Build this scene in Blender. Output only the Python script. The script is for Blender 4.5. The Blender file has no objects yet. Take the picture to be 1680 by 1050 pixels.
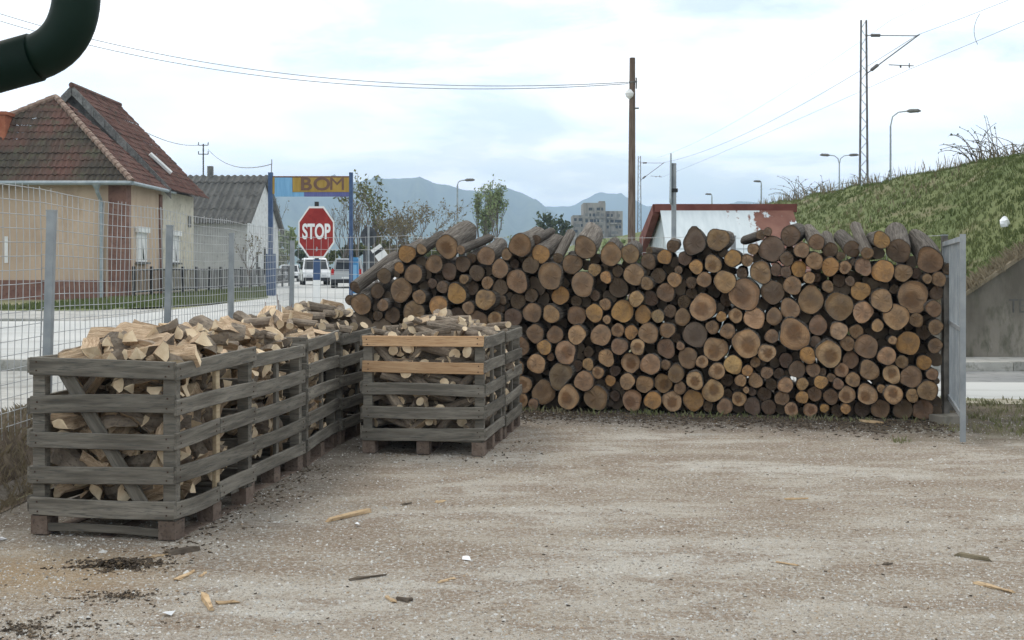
import bpy, bmesh, math, random
from mathutils import Vector, Matrix, Euler, noise as mnoise

R = math.radians
scene = bpy.context.scene
COL = scene.collection

# ------------------------------------------------------------------ camera
F_PX, CX, HY, CAM_H = 1812.0, 840.0, 440.0, 1.65      # photograph pixels (1680 x 1050)
cam_d = bpy.data.cameras.new('camera')
cam = bpy.data.objects.new('camera', cam_d); COL.objects.link(cam)
cam.location = (0, 0, CAM_H); cam.rotation_euler = (R(90), 0, 0)
cam_d.sensor_width = 36.0; cam_d.lens = F_PX / 1680.0 * 36.0
cam_d.shift_y = -(525.0 - HY) / 1680.0
cam_d.clip_start = 0.05; cam_d.clip_end = 20000
scene.camera = cam

# ------------------------------------------------------------------ world and sun
SUN_EL, SUN_AZ = R(52), R(-35)        # azimuth from +Y (ahead) towards +X; soft sun behind thin cloud
world = bpy.data.worlds.new('World'); scene.world = world; world.use_nodes = True
nt = world.node_tree; nt.nodes.clear()
wo = nt.nodes.new('ShaderNodeOutputWorld')
sky = nt.nodes.new('ShaderNodeTexSky'); sky.sky_type = 'NISHITA'; sky.sun_disc = False
sky.sun_elevation = SUN_EL; sky.sun_rotation = SUN_AZ; sky.air_density = 1.0; sky.dust_density = 1.5
bg1 = nt.nodes.new('ShaderNodeBackground'); bg1.inputs['Strength'].default_value = 0.15
nt.links.new(sky.outputs[0], bg1.inputs[0])
tc = nt.nodes.new('ShaderNodeTexCoord')
sep = nt.nodes.new('ShaderNodeSeparateXYZ'); nt.links.new(tc.outputs['Generated'], sep.inputs[0])
mx = nt.nodes.new('ShaderNodeMath'); mx.operation = 'MAXIMUM'; nt.links.new(sep.outputs[2], mx.inputs[0]); mx.inputs[1].default_value = 0.0
ad = nt.nodes.new('ShaderNodeMath'); ad.operation = 'ADD'; nt.links.new(mx.outputs[0], ad.inputs[0]); ad.inputs[1].default_value = 0.16
dv = nt.nodes.new('ShaderNodeVectorMath'); dv.operation = 'DIVIDE'
cb = nt.nodes.new('ShaderNodeCombineXYZ')
for i in range(3): nt.links.new(ad.outputs[0], cb.inputs[i])
nt.links.new(tc.outputs['Generated'], dv.inputs[0]); nt.links.new(cb.outputs[0], dv.inputs[1])
cn = nt.nodes.new('ShaderNodeTexNoise'); cn.inputs['Scale'].default_value = 1.15; cn.inputs['Detail'].default_value = 9
cn.inputs['Roughness'].default_value = 0.56; cn.inputs['Distortion'].default_value = 0.25
mp = nt.nodes.new('ShaderNodeMapping'); mp.inputs['Location'].default_value = (3.1, 7.7, 1.3); mp.inputs['Scale'].default_value = (1.0, 1.0, 1.0)
nt.links.new(dv.outputs[0], mp.inputs[0]); nt.links.new(mp.outputs[0], cn.inputs['Vector'])
cr = nt.nodes.new('ShaderNodeValToRGB')
cr.color_ramp.elements[0].position = 0.39; cr.color_ramp.elements[0].color = (0.46, 0.46, 0.46, 1)
cr.color_ramp.elements[1].position = 0.50; cr.color_ramp.elements[1].color = (1, 1, 1, 1)
nt.links.new(cn.outputs[0], cr.inputs[0])
cn2 = nt.nodes.new('ShaderNodeTexNoise'); cn2.inputs['Scale'].default_value = 2.3; cn2.inputs['Detail'].default_value = 7
nt.links.new(mp.outputs[0], cn2.inputs['Vector'])
cc = nt.nodes.new('ShaderNodeValToRGB')
cc.color_ramp.elements[0].position = 0.34; cc.color_ramp.elements[0].color = (0.80, 0.87, 0.91, 1)
cc.color_ramp.elements[1].position = 0.62; cc.color_ramp.elements[1].color = (1.0, 0.99, 0.97, 1)
nt.links.new(cn2.outputs[0], cc.inputs[0])
bg2 = nt.nodes.new('ShaderNodeBackground'); bg2.inputs['Strength'].default_value = 1.66
nt.links.new(cc.outputs[0], bg2.inputs[0])
mxs = nt.nodes.new('ShaderNodeMixShader')
nt.links.new(cr.outputs[0], mxs.inputs[0]); nt.links.new(bg1.outputs[0], mxs.inputs[1]); nt.links.new(bg2.outputs[0], mxs.inputs[2])
nt.links.new(mxs.outputs[0], wo.inputs[0])

sun_d = bpy.data.lights.new('sun', 'SUN'); sun_d.energy = 1.0; sun_d.angle = R(14); sun_d.color = (1.0, 0.92, 0.80)
sun = bpy.data.objects.new('sun', sun_d); COL.objects.link(sun)
_sd = Vector((math.sin(SUN_AZ) * math.cos(SUN_EL), math.cos(SUN_AZ) * math.cos(SUN_EL), math.sin(SUN_EL)))
sun.rotation_euler = (-_sd).to_track_quat('-Z', 'Y').to_euler(); sun.location = (0, 0, 50)

scene.render.engine = 'CYCLES'
scene.cycles.use_denoising = True
scene.cycles.max_bounces = 6; scene.cycles.diffuse_bounces = 3; scene.cycles.volume_bounces = 1
scene.cycles.transparent_max_bounces = 6
vs = scene.view_settings; vs.view_transform = 'Standard'; vs.look = 'None'; vs.gamma = 1.0; vs.exposure = 0.0
vs.use_curve_mapping = False

# ------------------------------------------------------------------ helpers
def px(x, y, Y):
    """photo pixel at a known distance Y -> point"""
    return Vector(((x - CX) / F_PX * Y, Y, CAM_H - (y - HY) / F_PX * Y))

def lerp(a, b, t): return a + (b - a) * t
def sstep(a, b, x):
    t = max(0.0, min(1.0, (x - a) / (b - a))); return t * t * (3 - 2 * t)

class MB:
    """collects faces; build() links them as ONE mesh object"""
    def __init__(s): s.v = []; s.f = []; s.m = []; s.c = None
    def add(s, vs, fs, mi=0, M=None):
        o = len(s.v)
        s.v += [tuple(M @ Vector(p)) if M is not None else tuple(p) for p in vs]
        s.f += [tuple(i + o for i in f) for f in fs]; s.m += [mi] * len(fs)
        return s
    def box(s, x0, x1, y0, y1, z0, z1, mi=0, M=None):
        return s.add([(x0,y0,z0),(x1,y0,z0),(x1,y1,z0),(x0,y1,z0),(x0,y0,z1),(x1,y0,z1),(x1,y1,z1),(x0,y1,z1)],
                     [(0,3,2,1),(4,5,6,7),(0,1,5,4),(1,2,6,5),(2,3,7,6),(3,0,4,7)], mi, M)
    def plank(s, L, w, t, M=None, mi=0, ch=0.004, bow=0.0, rng=None):
        """board along local x (0..L), width along z (-w/2..w/2), thickness along y (0..t), chamfered long edges"""
        prof = [(-w/2+ch,0),(w/2-ch,0),(w/2,ch),(w/2,t-ch),(w/2-ch,t),(-w/2+ch,t),(-w/2,t-ch),(-w/2,ch)]
        xs = [0, L*.33, L*.67, L]
        vs = []
        for k, x in enumerate(xs):
            b = bow * math.sin(math.pi * x / L)
            for (z, y) in prof:
                dx = (rng.uniform(-.006,.006) if rng and k in (0,3) else 0)
                vs.append((x+dx, y, z + b))
        fs = []
        for k in range(3):
            for i in range(8):
                j = (i+1) % 8
                fs.append((k*8+i, k*8+j, k*8+8+j, k*8+8+i))
        fs.append(tuple(range(7,-1,-1))); fs.append(tuple(range(24,32)))
        return s.add(vs, fs, mi, M)
    def tube(s, pts, r, n=8, mi=0, cap=True, M=None):
        pts = [Vector(p) for p in pts]
        rs = r if isinstance(r, (list, tuple)) else [r] * len(pts)
        vs = []; up0 = None
        for i, p in enumerate(pts):
            d = (pts[min(i+1, len(pts)-1)] - pts[max(i-1, 0)])
            d = d.normalized() if d.length > 1e-9 else Vector((0,0,1))
            if up0 is None:
                up0 = Vector((0,0,1)) if abs(d.z) < .9 else Vector((1,0,0))
            a = d.cross(up0)
            if a.length < 1e-4: a = d.cross(Vector((1,0,0)))
            a.normalize(); b = a.cross(d).normalized(); up0 = b
            for k in range(n):
                t = 2*math.pi*k/n
                vs.append(p + a*math.cos(t)*rs[i] + b*math.sin(t)*rs[i])
        fs = []
        for i in range(len(pts)-1):
            for k in range(n):
                j = (k+1) % n
                fs.append((i*n+k, i*n+j, (i+1)*n+j, (i+1)*n+k))
        if cap:
            fs.append(tuple(range(n-1,-1,-1))); o = (len(pts)-1)*n; fs.append(tuple(range(o, o+n)))
        return s.add(vs, fs, mi, M)
    def prism(s, poly, axis, a, b, mi=0, M=None):
        """extrude a 2-D polygon; axis 'x': poly is (y,z); 'y': (x,z); 'z': (x,y)"""
        def P(p, t):
            return (t, p[0], p[1]) if axis == 'x' else ((p[0], t, p[1]) if axis == 'y' else (p[0], p[1], t))
        n = len(poly)
        vs = [P(p, a) for p in poly] + [P(p, b) for p in poly]
        fs = [tuple(range(n-1,-1,-1)), tuple(range(n, 2*n))] + [(i, (i+1)%n, n+(i+1)%n, n+i) for i in range(n)]
        return s.add(vs, fs, mi, M)
    def mesh(s, name, mats, smooth=False):
        me = bpy.data.meshes.new(name); me.from_pydata(s.v, [], s.f); me.update()
        bm = bmesh.new(); bm.from_mesh(me); bmesh.ops.recalc_face_normals(bm, faces=bm.faces); bm.to_mesh(me); bm.free()
        mats = mats if isinstance(mats, (list, tuple)) else [mats]
        for m in mats: me.materials.append(m)
        if len(mats) > 1: me.polygons.foreach_set('material_index', s.m)
        if smooth: me.polygons.foreach_set('use_smooth', [True]*len(me.polygons))
        return me
    def build(s, name, mats, parent=None, smooth=False, M=None):
        return link(name, s.mesh(name, mats, smooth), parent, M)

def link(name, data, parent=None, M=None):
    o = bpy.data.objects.new(name, data); COL.objects.link(o)
    if parent is not None: o.parent = parent
    if M is not None: o.matrix_local = M
    return o
def tag(o, label=None, cat=None, group=None, kind=None):
    if label: o['label'] = label
    if cat: o['category'] = cat
    if group: o['group'] = group
    if kind: o['kind'] = kind
    return o
def thing(name, label, cat, loc=(0,0,0), rz=0.0, group=None):
    o = bpy.data.objects.new(name, None); COL.objects.link(o); o.empty_display_size = .2
    o.location = loc; o.rotation_euler = (0, 0, rz)
    return tag(o, label, cat, group)
def copy_tree(o, parent=None):
    c = o.copy(); COL.objects.link(c); c.parent = parent
    for ch in list(o.children): copy_tree(ch, c)
    return c
def basis(origin, X, Y, Z):
    return Matrix(((X.x,Y.x,Z.x,origin[0]),(X.y,Y.y,Z.y,origin[1]),(X.z,Y.z,Z.z,origin[2]),(0,0,0,1)))

# ------------------------------------------------------------------ materials
def N(nt, t, **kw):
    n = nt.nodes.new(t)
    for k, v in kw.items(): setattr(n, k, v)
    return n
def new_mat(name):
    m = bpy.data.materials.new(name); m.use_nodes = True
    nt = m.node_tree; b = nt.nodes['Principled BSDF']
    b.inputs['Specular IOR Level'].default_value = 0.25
    return m, nt, b
def coords(nt, kind='Object', scale=(1,1,1), rnd=True):
    tc = N(nt, 'ShaderNodeTexCoord')
    mp = N(nt, 'ShaderNodeMapping'); mp.inputs['Scale'].default_value = scale
    if kind == 'World':
        g = N(nt, 'ShaderNodeNewGeometry'); nt.links.new(g.outputs['Position'], mp.inputs[0])
    elif rnd:
        oi = N(nt, 'ShaderNodeObjectInfo'); ml = N(nt, 'ShaderNodeMath', operation='MULTIPLY'); ml.inputs[1].default_value = 57.0
        nt.links.new(oi.outputs['Random'], ml.inputs[0])
        va = N(nt, 'ShaderNodeVectorMath', operation='ADD'); nt.links.new(tc.outputs[kind], va.inputs[0]); nt.links.new(ml.outputs[0], va.inputs[1])
        nt.links.new(va.outputs[0], mp.inputs[0])
    else:
        nt.links.new(tc.outputs[kind], mp.inputs[0])
    return mp.outputs[0]
def tex(nt, vec, scale, detail=5, rough=.55, dist=0.0):
    n = N(nt, 'ShaderNodeTexNoise'); n.inputs['Scale'].default_value = scale; n.inputs['Detail'].default_value = detail
    n.inputs['Roughness'].default_value = rough; n.inputs['Distortion'].default_value = dist
    nt.links.new(vec, n.inputs['Vector']); return n.outputs[0]
def ramp(nt, fac, stops, interp='LINEAR'):
    r = N(nt, 'ShaderNodeValToRGB'); el = r.color_ramp.elements; r.color_ramp.interpolation = interp
    while len(el) < len(stops): el.new(0.5)
    for e, (p, c) in zip(el, stops):
        e.position = p; e.color = (c[0], c[1], c[2], 1) if hasattr(c, '__len__') else (c, c, c, 1)
    nt.links.new(fac, r.inputs[0]); return r.outputs[0]
def mixc(nt, fac, a, b, mode='MIX'):
    m = N(nt, 'ShaderNodeMix', data_type='RGBA', blend_type=mode)
    for sock, val in ((m.inputs[0], fac), (m.inputs[6], a), (m.inputs[7], b)):
        if hasattr(val, 'links') or hasattr(val, 'is_linked'): nt.links.new(val, sock)
        elif hasattr(val, '__len__'): sock.default_value = (val[0], val[1], val[2], 1)
        else: sock.default_value = val
    return m.outputs[2]
def mth(nt, op, a, b=None, clamp=False):
    m = N(nt, 'ShaderNodeMath', operation=op); m.use_clamp = clamp
    for i, v in enumerate((a, b)):
        if v is None: continue
        if hasattr(v, 'is_linked'): nt.links.new(v, m.inputs[i])
        else: m.inputs[i].default_value = v
    return m.outputs[0]
def bumpn(nt, b, h, strength=.4, dist=.01):
    n = N(nt, 'ShaderNodeBump'); n.inputs['Strength'].default_value = strength; n.inputs['Distance'].default_value = dist
    nt.links.new(h, n.inputs['Height']); nt.links.new(n.outputs[0], b.inputs['Normal'])
def noisy(name, c1, c2, scale=4, stretch=(1,1,1), rough=.85, bump=.3, bscale=None, bdist=.01, rnd=.25, c3=None, kind='Object', metal=0.0, lo=.35, hi=.65, detail=6):
    m, nt, b = new_mat(name)
    v = coords(nt, kind, stretch)
    n1 = tex(nt, v, scale, detail)
    col = ramp(nt, n1, [(lo, c1), (hi, c2)])
    if c3 is not None:
        n3 = tex(nt, v, scale*3.7, 5, .6)
        col = mixc(nt, ramp(nt, n3, [(.52, 0.0), (.68, 1.0)]), col, c3)
    if rnd:
        oi = N(nt, 'ShaderNodeObjectInfo')
        k = mth(nt, 'MULTIPLY_ADD', oi.outputs['Random'], rnd*2); k.node.inputs[2].default_value = 1 - rnd
        cbx = N(nt, 'ShaderNodeCombineXYZ')
        for i in range(3): nt.links.new(k, cbx.inputs[i])
        col = mixc(nt, 1.0, col, cbx.outputs[0], 'MULTIPLY')
    nt.links.new(col, b.inputs['Base Color'])
    b.inputs['Roughness'].default_value = rough; b.inputs['Metallic'].default_value = metal
    if bump: bumpn(nt, b, tex(nt, v, bscale or scale*6, 6, .6), bump, bdist)
    return m
def plain(name, c, rough=.6, metal=0.0, var=.12, scale=6):
    return noisy(name, tuple(x*(1-var) for x in c), tuple(min(1, x*(1+var)) for x in c), scale, rough=rough, bump=.08, metal=metal, rnd=0)
# ------------------------------------------------------------------ lie of the land
FA, FB = Vector((-3.7, 18.5)), Vector((5.05, 12.9))      # back fence line, end to end
LN = Vector((0.2255, 0.974)); LU = Vector((0.974, -0.2255))   # log stack: along the logs / along its face
PR = Vector((4.52, 11.86))                               # foot of the stack's face beside the gate
def fence_y(x): return FA.y + (x - FA.x) * (FB.y - FA.y) / (FB.x - FA.x)
def S(x): return 0.5 * sstep(7.0, -4.5, x)               # the street climbs gently towards the houses
def G(x, y):
    a = sstep(-3.5, -3.85, x)
    b = sstep(-0.5, 0.3, y - fence_y(x)) if x < 7 else 0.0
    return S(x) * max(a, b) + (0.012 * mnoise.noise((x*.7, y*.7, 3.0)) if y < 20 and -3.4 < x < 8 else 0.0)

def sheet(name, mat, xs, yfun, lift, kind='structure', jit=0.0):
    """sheet over columns xs; yfun(x) -> list of y of equal length; follows the ground"""
    mb = MB(); cols = [yfun(x) for x in xs]; n = len(cols[0])
    vs = [(x, y, G(x, y) + lift) for x, c in zip(xs, cols) for y in c]
    fs = [(i*n+j, (i+1)*n+j, (i+1)*n+j+1, i*n+j+1) for i in range(len(xs)-1) for j in range(n-1)]
    mb.add(vs, fs); o = mb.build(name, mat, smooth=True)
    return tag(o, kind=kind)
def frange(a, b, st):
    n = max(1, int(round((b-a)/st))); return [a + (b-a)*i/n for i in range(n+1)]

# ground materials
m_rough = noisy('rough_ground', (.17,.19,.085), (.25,.22,.14), .35, kind='World', rnd=0, c3=(.13,.17,.06), bump=.5, bscale=6, bdist=.05)
m_dirt = noisy('dirt_verge', (.22,.20,.13), (.36,.33,.27), .8, kind='World', rnd=0, c3=(.15,.19,.07), bump=.6, bscale=14, bdist=.03)

def gravel_material():
    m, nt, b = new_mat('yard_gravel')
    v = coords(nt, 'World'); g = N(nt, 'ShaderNodeNewGeometry'); sp = N(nt, 'ShaderNodeSeparateXYZ'); nt.links.new(g.outputs['Position'], sp.inputs[0])
    big = tex(nt, v, .55, 5, .6); mid = tex(nt, v, 2.6, 6, .65); fine = tex(nt, v, 38, 5, .7); grit = tex(nt, v, 120, 3, .7)
    # long flat patches of trodden dust, drawn out across the yard
    mp = N(nt, 'ShaderNodeMapping'); mp.inputs['Scale'].default_value = (.55, 1.6, 1); nt.links.new(g.outputs['Position'], mp.inputs[0])
    pat = tex(nt, mp.outputs[0], .8, 6, .62, .4)
    col = ramp(nt, pat, [(.38, (.34,.27,.20)), (.5, (.475,.41,.33)), (.62, (.62,.575,.50))])
    mp2 = N(nt, 'ShaderNodeMapping'); mp2.inputs['Scale'].default_value = (1.0, 2.2, 1); mp2.inputs['Location'].default_value = (4, 9, 2); nt.links.new(g.outputs['Position'], mp2.inputs[0])
    col = mixc(nt, ramp(nt, tex(nt, mp2.outputs[0], 1.5, 7, .68, .6), [(.46, 0.0), (.60, .8)]), col, (.30,.22,.155))
    # white chippings and dark grit
    col = mixc(nt, ramp(nt, fine, [(.50, 0.0), (.62, .85)]), col, (.60,.57,.52))
    col = mixc(nt, ramp(nt, fine, [(.34, .75), (.46, 0.0)]), col, (.22,.18,.14))
    col = mixc(nt, ramp(nt, grit, [(.36, .7), (.46, 0.0)]), col, (.17,.14,.11))
    col = mixc(nt, ramp(nt, grit, [(.56, 0.0), (.68, .5)]), col, (.62,.60,.56))
    spk = tex(nt, v, 14, 3, .6); col = mixc(nt, ramp(nt, spk, [(.27, .8), (.33, 0.0)]), col, (.12,.10,.08))
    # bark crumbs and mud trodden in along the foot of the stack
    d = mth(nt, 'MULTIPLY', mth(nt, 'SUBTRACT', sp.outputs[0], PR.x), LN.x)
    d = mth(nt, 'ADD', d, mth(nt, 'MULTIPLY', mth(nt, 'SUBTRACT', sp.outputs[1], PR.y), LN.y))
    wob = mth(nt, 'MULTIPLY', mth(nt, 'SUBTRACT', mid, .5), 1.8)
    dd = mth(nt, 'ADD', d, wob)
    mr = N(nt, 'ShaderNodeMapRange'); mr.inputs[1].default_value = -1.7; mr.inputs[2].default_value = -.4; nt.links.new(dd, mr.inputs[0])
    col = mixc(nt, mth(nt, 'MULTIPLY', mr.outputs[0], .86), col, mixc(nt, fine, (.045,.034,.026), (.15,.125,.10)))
    # bark crumbs and dark litter beside the crate row
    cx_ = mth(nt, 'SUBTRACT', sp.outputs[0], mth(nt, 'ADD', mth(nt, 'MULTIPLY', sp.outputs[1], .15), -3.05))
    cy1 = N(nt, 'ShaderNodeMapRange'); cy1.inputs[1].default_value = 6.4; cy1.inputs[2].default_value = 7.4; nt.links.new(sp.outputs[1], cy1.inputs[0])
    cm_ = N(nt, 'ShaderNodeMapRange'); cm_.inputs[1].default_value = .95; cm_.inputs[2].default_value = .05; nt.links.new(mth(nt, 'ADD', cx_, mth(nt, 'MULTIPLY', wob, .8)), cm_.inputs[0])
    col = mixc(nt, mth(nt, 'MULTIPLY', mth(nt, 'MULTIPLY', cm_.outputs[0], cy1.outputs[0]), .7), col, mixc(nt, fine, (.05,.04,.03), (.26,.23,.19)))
    # weeds by the gate
    gx = N(nt, 'ShaderNodeMapRange'); gx.inputs[1].default_value = 3.3; gx.inputs[2].default_value = 5.2; nt.links.new(sp.outputs[0], gx.inputs[0])
    gy = N(nt, 'ShaderNodeMapRange'); gy.inputs[1].default_value = 9.7; gy.inputs[2].default_value = 11.0; nt.links.new(mth(nt, 'ADD', sp.outputs[1], wob), gy.inputs[0])
    gm = mth(nt, 'MULTIPLY', mth(nt, 'MULTIPLY', gx.outputs[0], gy.outputs[0]), ramp(nt, tex(nt, v, 1.9, 5, .7), [(.40, 0.0), (.60, .85)]))
    col = mixc(nt, gm, col, mixc(nt, fine, (.13,.12,.065), (.26,.225,.155)))
    # sawdust, tan, beside the first crate
    sx = mth(nt, 'POWER', mth(nt, 'MULTIPLY', mth(nt, 'ADD', sp.outputs[0], 2.75), .9), 2.0)
    sy = mth(nt, 'POWER', mth(nt, 'MULTIPLY', mth(nt, 'SUBTRACT', sp.outputs[1], 5.95), 1.5), 2.0)
    sd = mth(nt, 'SUBTRACT', 1.0, mth(nt, 'ADD', mth(nt, 'ADD', sx, sy), mth(nt, 'MULTIPLY', wob, .5)), True)
    col = mixc(nt, mth(nt, 'MULTIPLY', sd, .6), col, (.44,.31,.175))
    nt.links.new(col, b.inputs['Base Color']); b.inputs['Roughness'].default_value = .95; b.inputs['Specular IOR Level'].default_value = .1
    h = mth(nt, 'ADD', mth(nt, 'MULTIPLY', fine, .6), mth(nt, 'ADD', mth(nt, 'MULTIPLY', grit, .35), mth(nt, 'MULTIPLY', mid, 1.6)))
    bumpn(nt, b, h, 1.0, .045)
    return m
m_gravel = gravel_material()
m_asphalt = noisy('asphalt', (.20,.205,.205), (.27,.27,.26), 1.2, kind='World', rnd=0, c3=(.16,.16,.16), bump=.2, bscale=60)
m_pale_road = noisy('dusty_road', (.40,.41,.40), (.50,.50,.48), .35, stretch=(.4,1,1), kind='World', rnd=0, c3=(.36,.36,.34), bump=.2, bscale=40)
m_pave = noisy('pavement', (.33,.33,.31), (.42,.41,.38), .9, kind='World', rnd=0, c3=(.22,.21,.19), bump=.25, bscale=30)
m_kerb = noisy('kerb_stone', (.28,.28,.25), (.40,.39,.36), 3, kind='World', rnd=.1, bump=.3, c3=(.2,.2,.17))
m_concrete = noisy('weathered_concrete', (.10,.09,.072), (.24,.22,.185), 1.1, stretch=(1,1,.45), kind='World', rnd=0, c3=(.085,.085,.06), bump=.35, bscale=9, bdist=.02)

xs_all = [-6000,-2500,-900,-300,-120] + frange(-60,-12,4) + frange(-11,-4.4,.6) + frange(-4.2,8.2,.2) + frange(9,30,1.5) + [60,150,400,1200,3000,6000]
ys_all = [-6000,-1500,-300,-60,-20] + frange(-8,3,1) + frange(3.2,20,.2) + frange(20.5,34,.75) + frange(37,80,4) + [110,170,300,600,1200,2400,4000,6000]
sheet('ground', m_rough, xs_all, lambda x: ys_all, -.035)
def yard_rows(x):
    ym = (fence_y(x) + .15) if x < 5.05 else 13.3
    return [-6 + (ym+6)*j/150 for j in range(151)]
sheet('gravel_yard', m_gravel, frange(-3.62, 12, .12), yard_rows, .004)
for o in (sheet('dirt_verge', m_dirt, frange(5.1, 40, .8), lambda x: frange(13.25, 13.85, .3), .007),): pass
sheet('side_road', m_pale_road, frange(-70, -3.9, .5), lambda x: [12.6 + 11.4*j/24 for j in range(25)], .008)
def rr(x):
    y0 = max(13.8, fence_y(x) + .75) if x < 5.05 else 13.8
    y1 = 17.6 + 6.4 * sstep(3.0, -3.9, x)
    return y0, y1
def rr_near(x):
    a, b = rr(x); m = min(b, max(a, a + (b-a)*.55)); return [a + (m-a)*j/6 for j in range(7)]
def rr_far(x):
    a, b = rr(x); m = min(b, max(a, a + (b-a)*.55)); return [m + (b-m)*j/6 for j in range(7)]
sheet('road', m_pale_road, frange(-3.9, 60, .5), rr_near, .008)
sheet('road_lane', m_asphalt, frange(-3.9, 60, .5), rr_far, .008)
mb = MB(); ysr = [24.0 + 150*(j/40)**1.5 for j in range(41)]; us_ = [i/20 for i in range(21)]
def street_left(y): return -9.3 if y < 42.1 else -.2208*y
vs = [(lerp(street_left(y), 4.0, u), y, G(lerp(street_left(y), 4.0, u), y) + .010) for y in ysr for u in us_]
mb.add(vs, [(i*21+j, i*21+j+1, (i+1)*21+j+1, (i+1)*21+j) for i in range(40) for j in range(20)])
tag(mb.build('street', m_pale_road, smooth=True), kind='structure')
sheet('forecourt', m_pave, frange(-60, -9.35, 1.0), lambda x: [24.02 + 6.5*j/12 for j in range(13)], .012)
sheet('near_pavement', m_pave, frange(-40, -3.95, .6), lambda x: [2 + 10.3*j/20 for j in range(21)], .006)

def kerb(name, x0, x1, y0, y1, h, mat=m_kerb, stone=1.0):
    """a real kerb step made of kerb stones laid end to end"""
    root = tag(bpy.data.objects.new(name, None), kind='structure'); COL.objects.link(root)
    mb = MB(); mb.box(.004, stone-.004, 0, 1, 0, 1); me = mb.mesh('kerb_stone', mat)
    n = int((x1-x0)/stone)
    for i in range(n):
        xa = x0 + i*stone; ym = y0
        o = link('kerb_stone', me, root); o.location = (xa, y0, min(G(xa,y0), G(xa+stone,y0))-.05 + random.uniform(-.004,.004)); o.scale = (1, y1-y0, h+.05)
    return root
random.seed(5)
kerb('kerb_far', 3.0, 30.0, 17.62, 17.78, .15)
kerb('kerb_near', -16.0, -3.9, 12.36, 12.52, .12)
kerb('kerb_forecourt', -30.0, -9.3, 23.8, 23.96, .06)
mb = MB(); mb.box(3.0, 40, 17.79, 18.72, 0, .145); tag(mb.build('pavement', m_pave), kind='structure')

# ------------------------------------------------------------------ railway embankment and its wing wall
def toe(y): return 6.0 - .049*(y-19)
def bank_h(x, y):
    t = x - toe(y); crest = 4.4
    h = crest * (sstep(-.6, 7.4, t)*.35 + .65*max(0, min(1, t/6.4)))
    h += .16*mnoise.noise((x*.5, y*.35, 1)) * min(1, max(0, t)/2) + .07*mnoise.noise((x*1.6, y*1.3, 4)) * min(1, max(0, t))
    far = x - (toe(y) + 19.0)
    if far > 0: h -= .6*far
    return max(h, -.3)
m_bank = noisy('bank_turf', (.085,.115,.035), (.15,.17,.065), .28, stretch=(1,.6,1), kind='World', rnd=0, c3=(.19,.165,.095), bump=.7, bscale=7, bdist=.06)
mb = MB()
ysb = frange(19.05, 60, .6) + [61.5,64,67,71,76,82,90,100,112,126,145,170,200,260,340,460]
ts = frange(-.8, 8.5, .3) + [9.2,10.5,13,16,18.9,20,22,25,28]
vs = [(toe(y)+t, y, bank_h(toe(y)+t, y)) for y in ysb for t in ts]; n = len(ts)
mb.add(vs, [(i*n+j, i*n+j+1, (i+1)*n+j+1, (i+1)*n+j) for i in range(len(ysb)-1) for j in range(n-1)])
emb = tag(mb.build('embankment', m_bank, smooth=True), kind='structure')
# wing wall: concrete, its top follows the slope
mb = MB()
prof = [(5.7,-.2),(14.5,-.2),(14.5,4.75),(12.9,4.62)] + [(6.0+.7*k, max(.05,.06+.715*.7*k*.93)) for k in range(9,-1,-1)] + [(5.7,.03)]
mb.prism(prof, 'y', 18.74, 19.04)
wall = tag(mb.build('retaining_wall', m_concrete), 'grey concrete wing wall with sloping top below the grassy embankment', 'wall')
mb = MB(); top = [(6.0+.7*k, max(.05,.06+.715*.7*k*.93)) for k in range(0,10)] + [(12.9,4.62)]
for (a,b) in zip(top[:-1], top[1:]):
    mb.add([(a[0],18.68,a[1]),(b[0],18.68,b[1]),(b[0],19.1,b[1]),(a[0],19.1,a[1]),(a[0],18.68,a[1]+.07),(b[0],18.68,b[1]+.07),(b[0],19.1,b[1]+.07),(a[0],19.1,a[1]+.07)],
           [(0,3,2,1),(4,5,6,7),(0,1,5,4),(1,2,6,5),(2,3,7,6),(3,0,4,7)])
mb.build('coping', noisy('coping_earth', (.14,.12,.08), (.24,.2,.14), 3, kind='World', rnd=0, bump=.6, bscale=20, bdist=.03), wall)
def text_mesh(s, size, extr=.004, sx=1.0, bold=0.0):
    c = bpy.data.curves.new('lettering', 'FONT'); c.body = s; c.offset = bold; c.size = size; c.extrude = extr; c.align_x = 'CENTER'; c.align_y = 'CENTER'
    t = bpy.data.objects.new('lettering_tmp', c); COL.objects.link(t)
    dg = bpy.context.evaluated_depsgraph_get(); me = bpy.data.meshes.new_from_object(t.evaluated_get(dg))
    bpy.data.objects.remove(t); 
    for v in me.vertices: v.co.x *= sx
    return me
m_faded = noisy('faded_paint', (.075,.075,.07), (.13,.125,.11), 6, rnd=0, bump=.1)
me = text_mesh('TE', .34, .002, .8); me.materials.append(m_faded)
p = px(1669, 503, 18.74)
o = link('lettering', me, wall); o.location = (p.x, 18.735, p.z); o.rotation_euler = (R(90), 0, 0)

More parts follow.
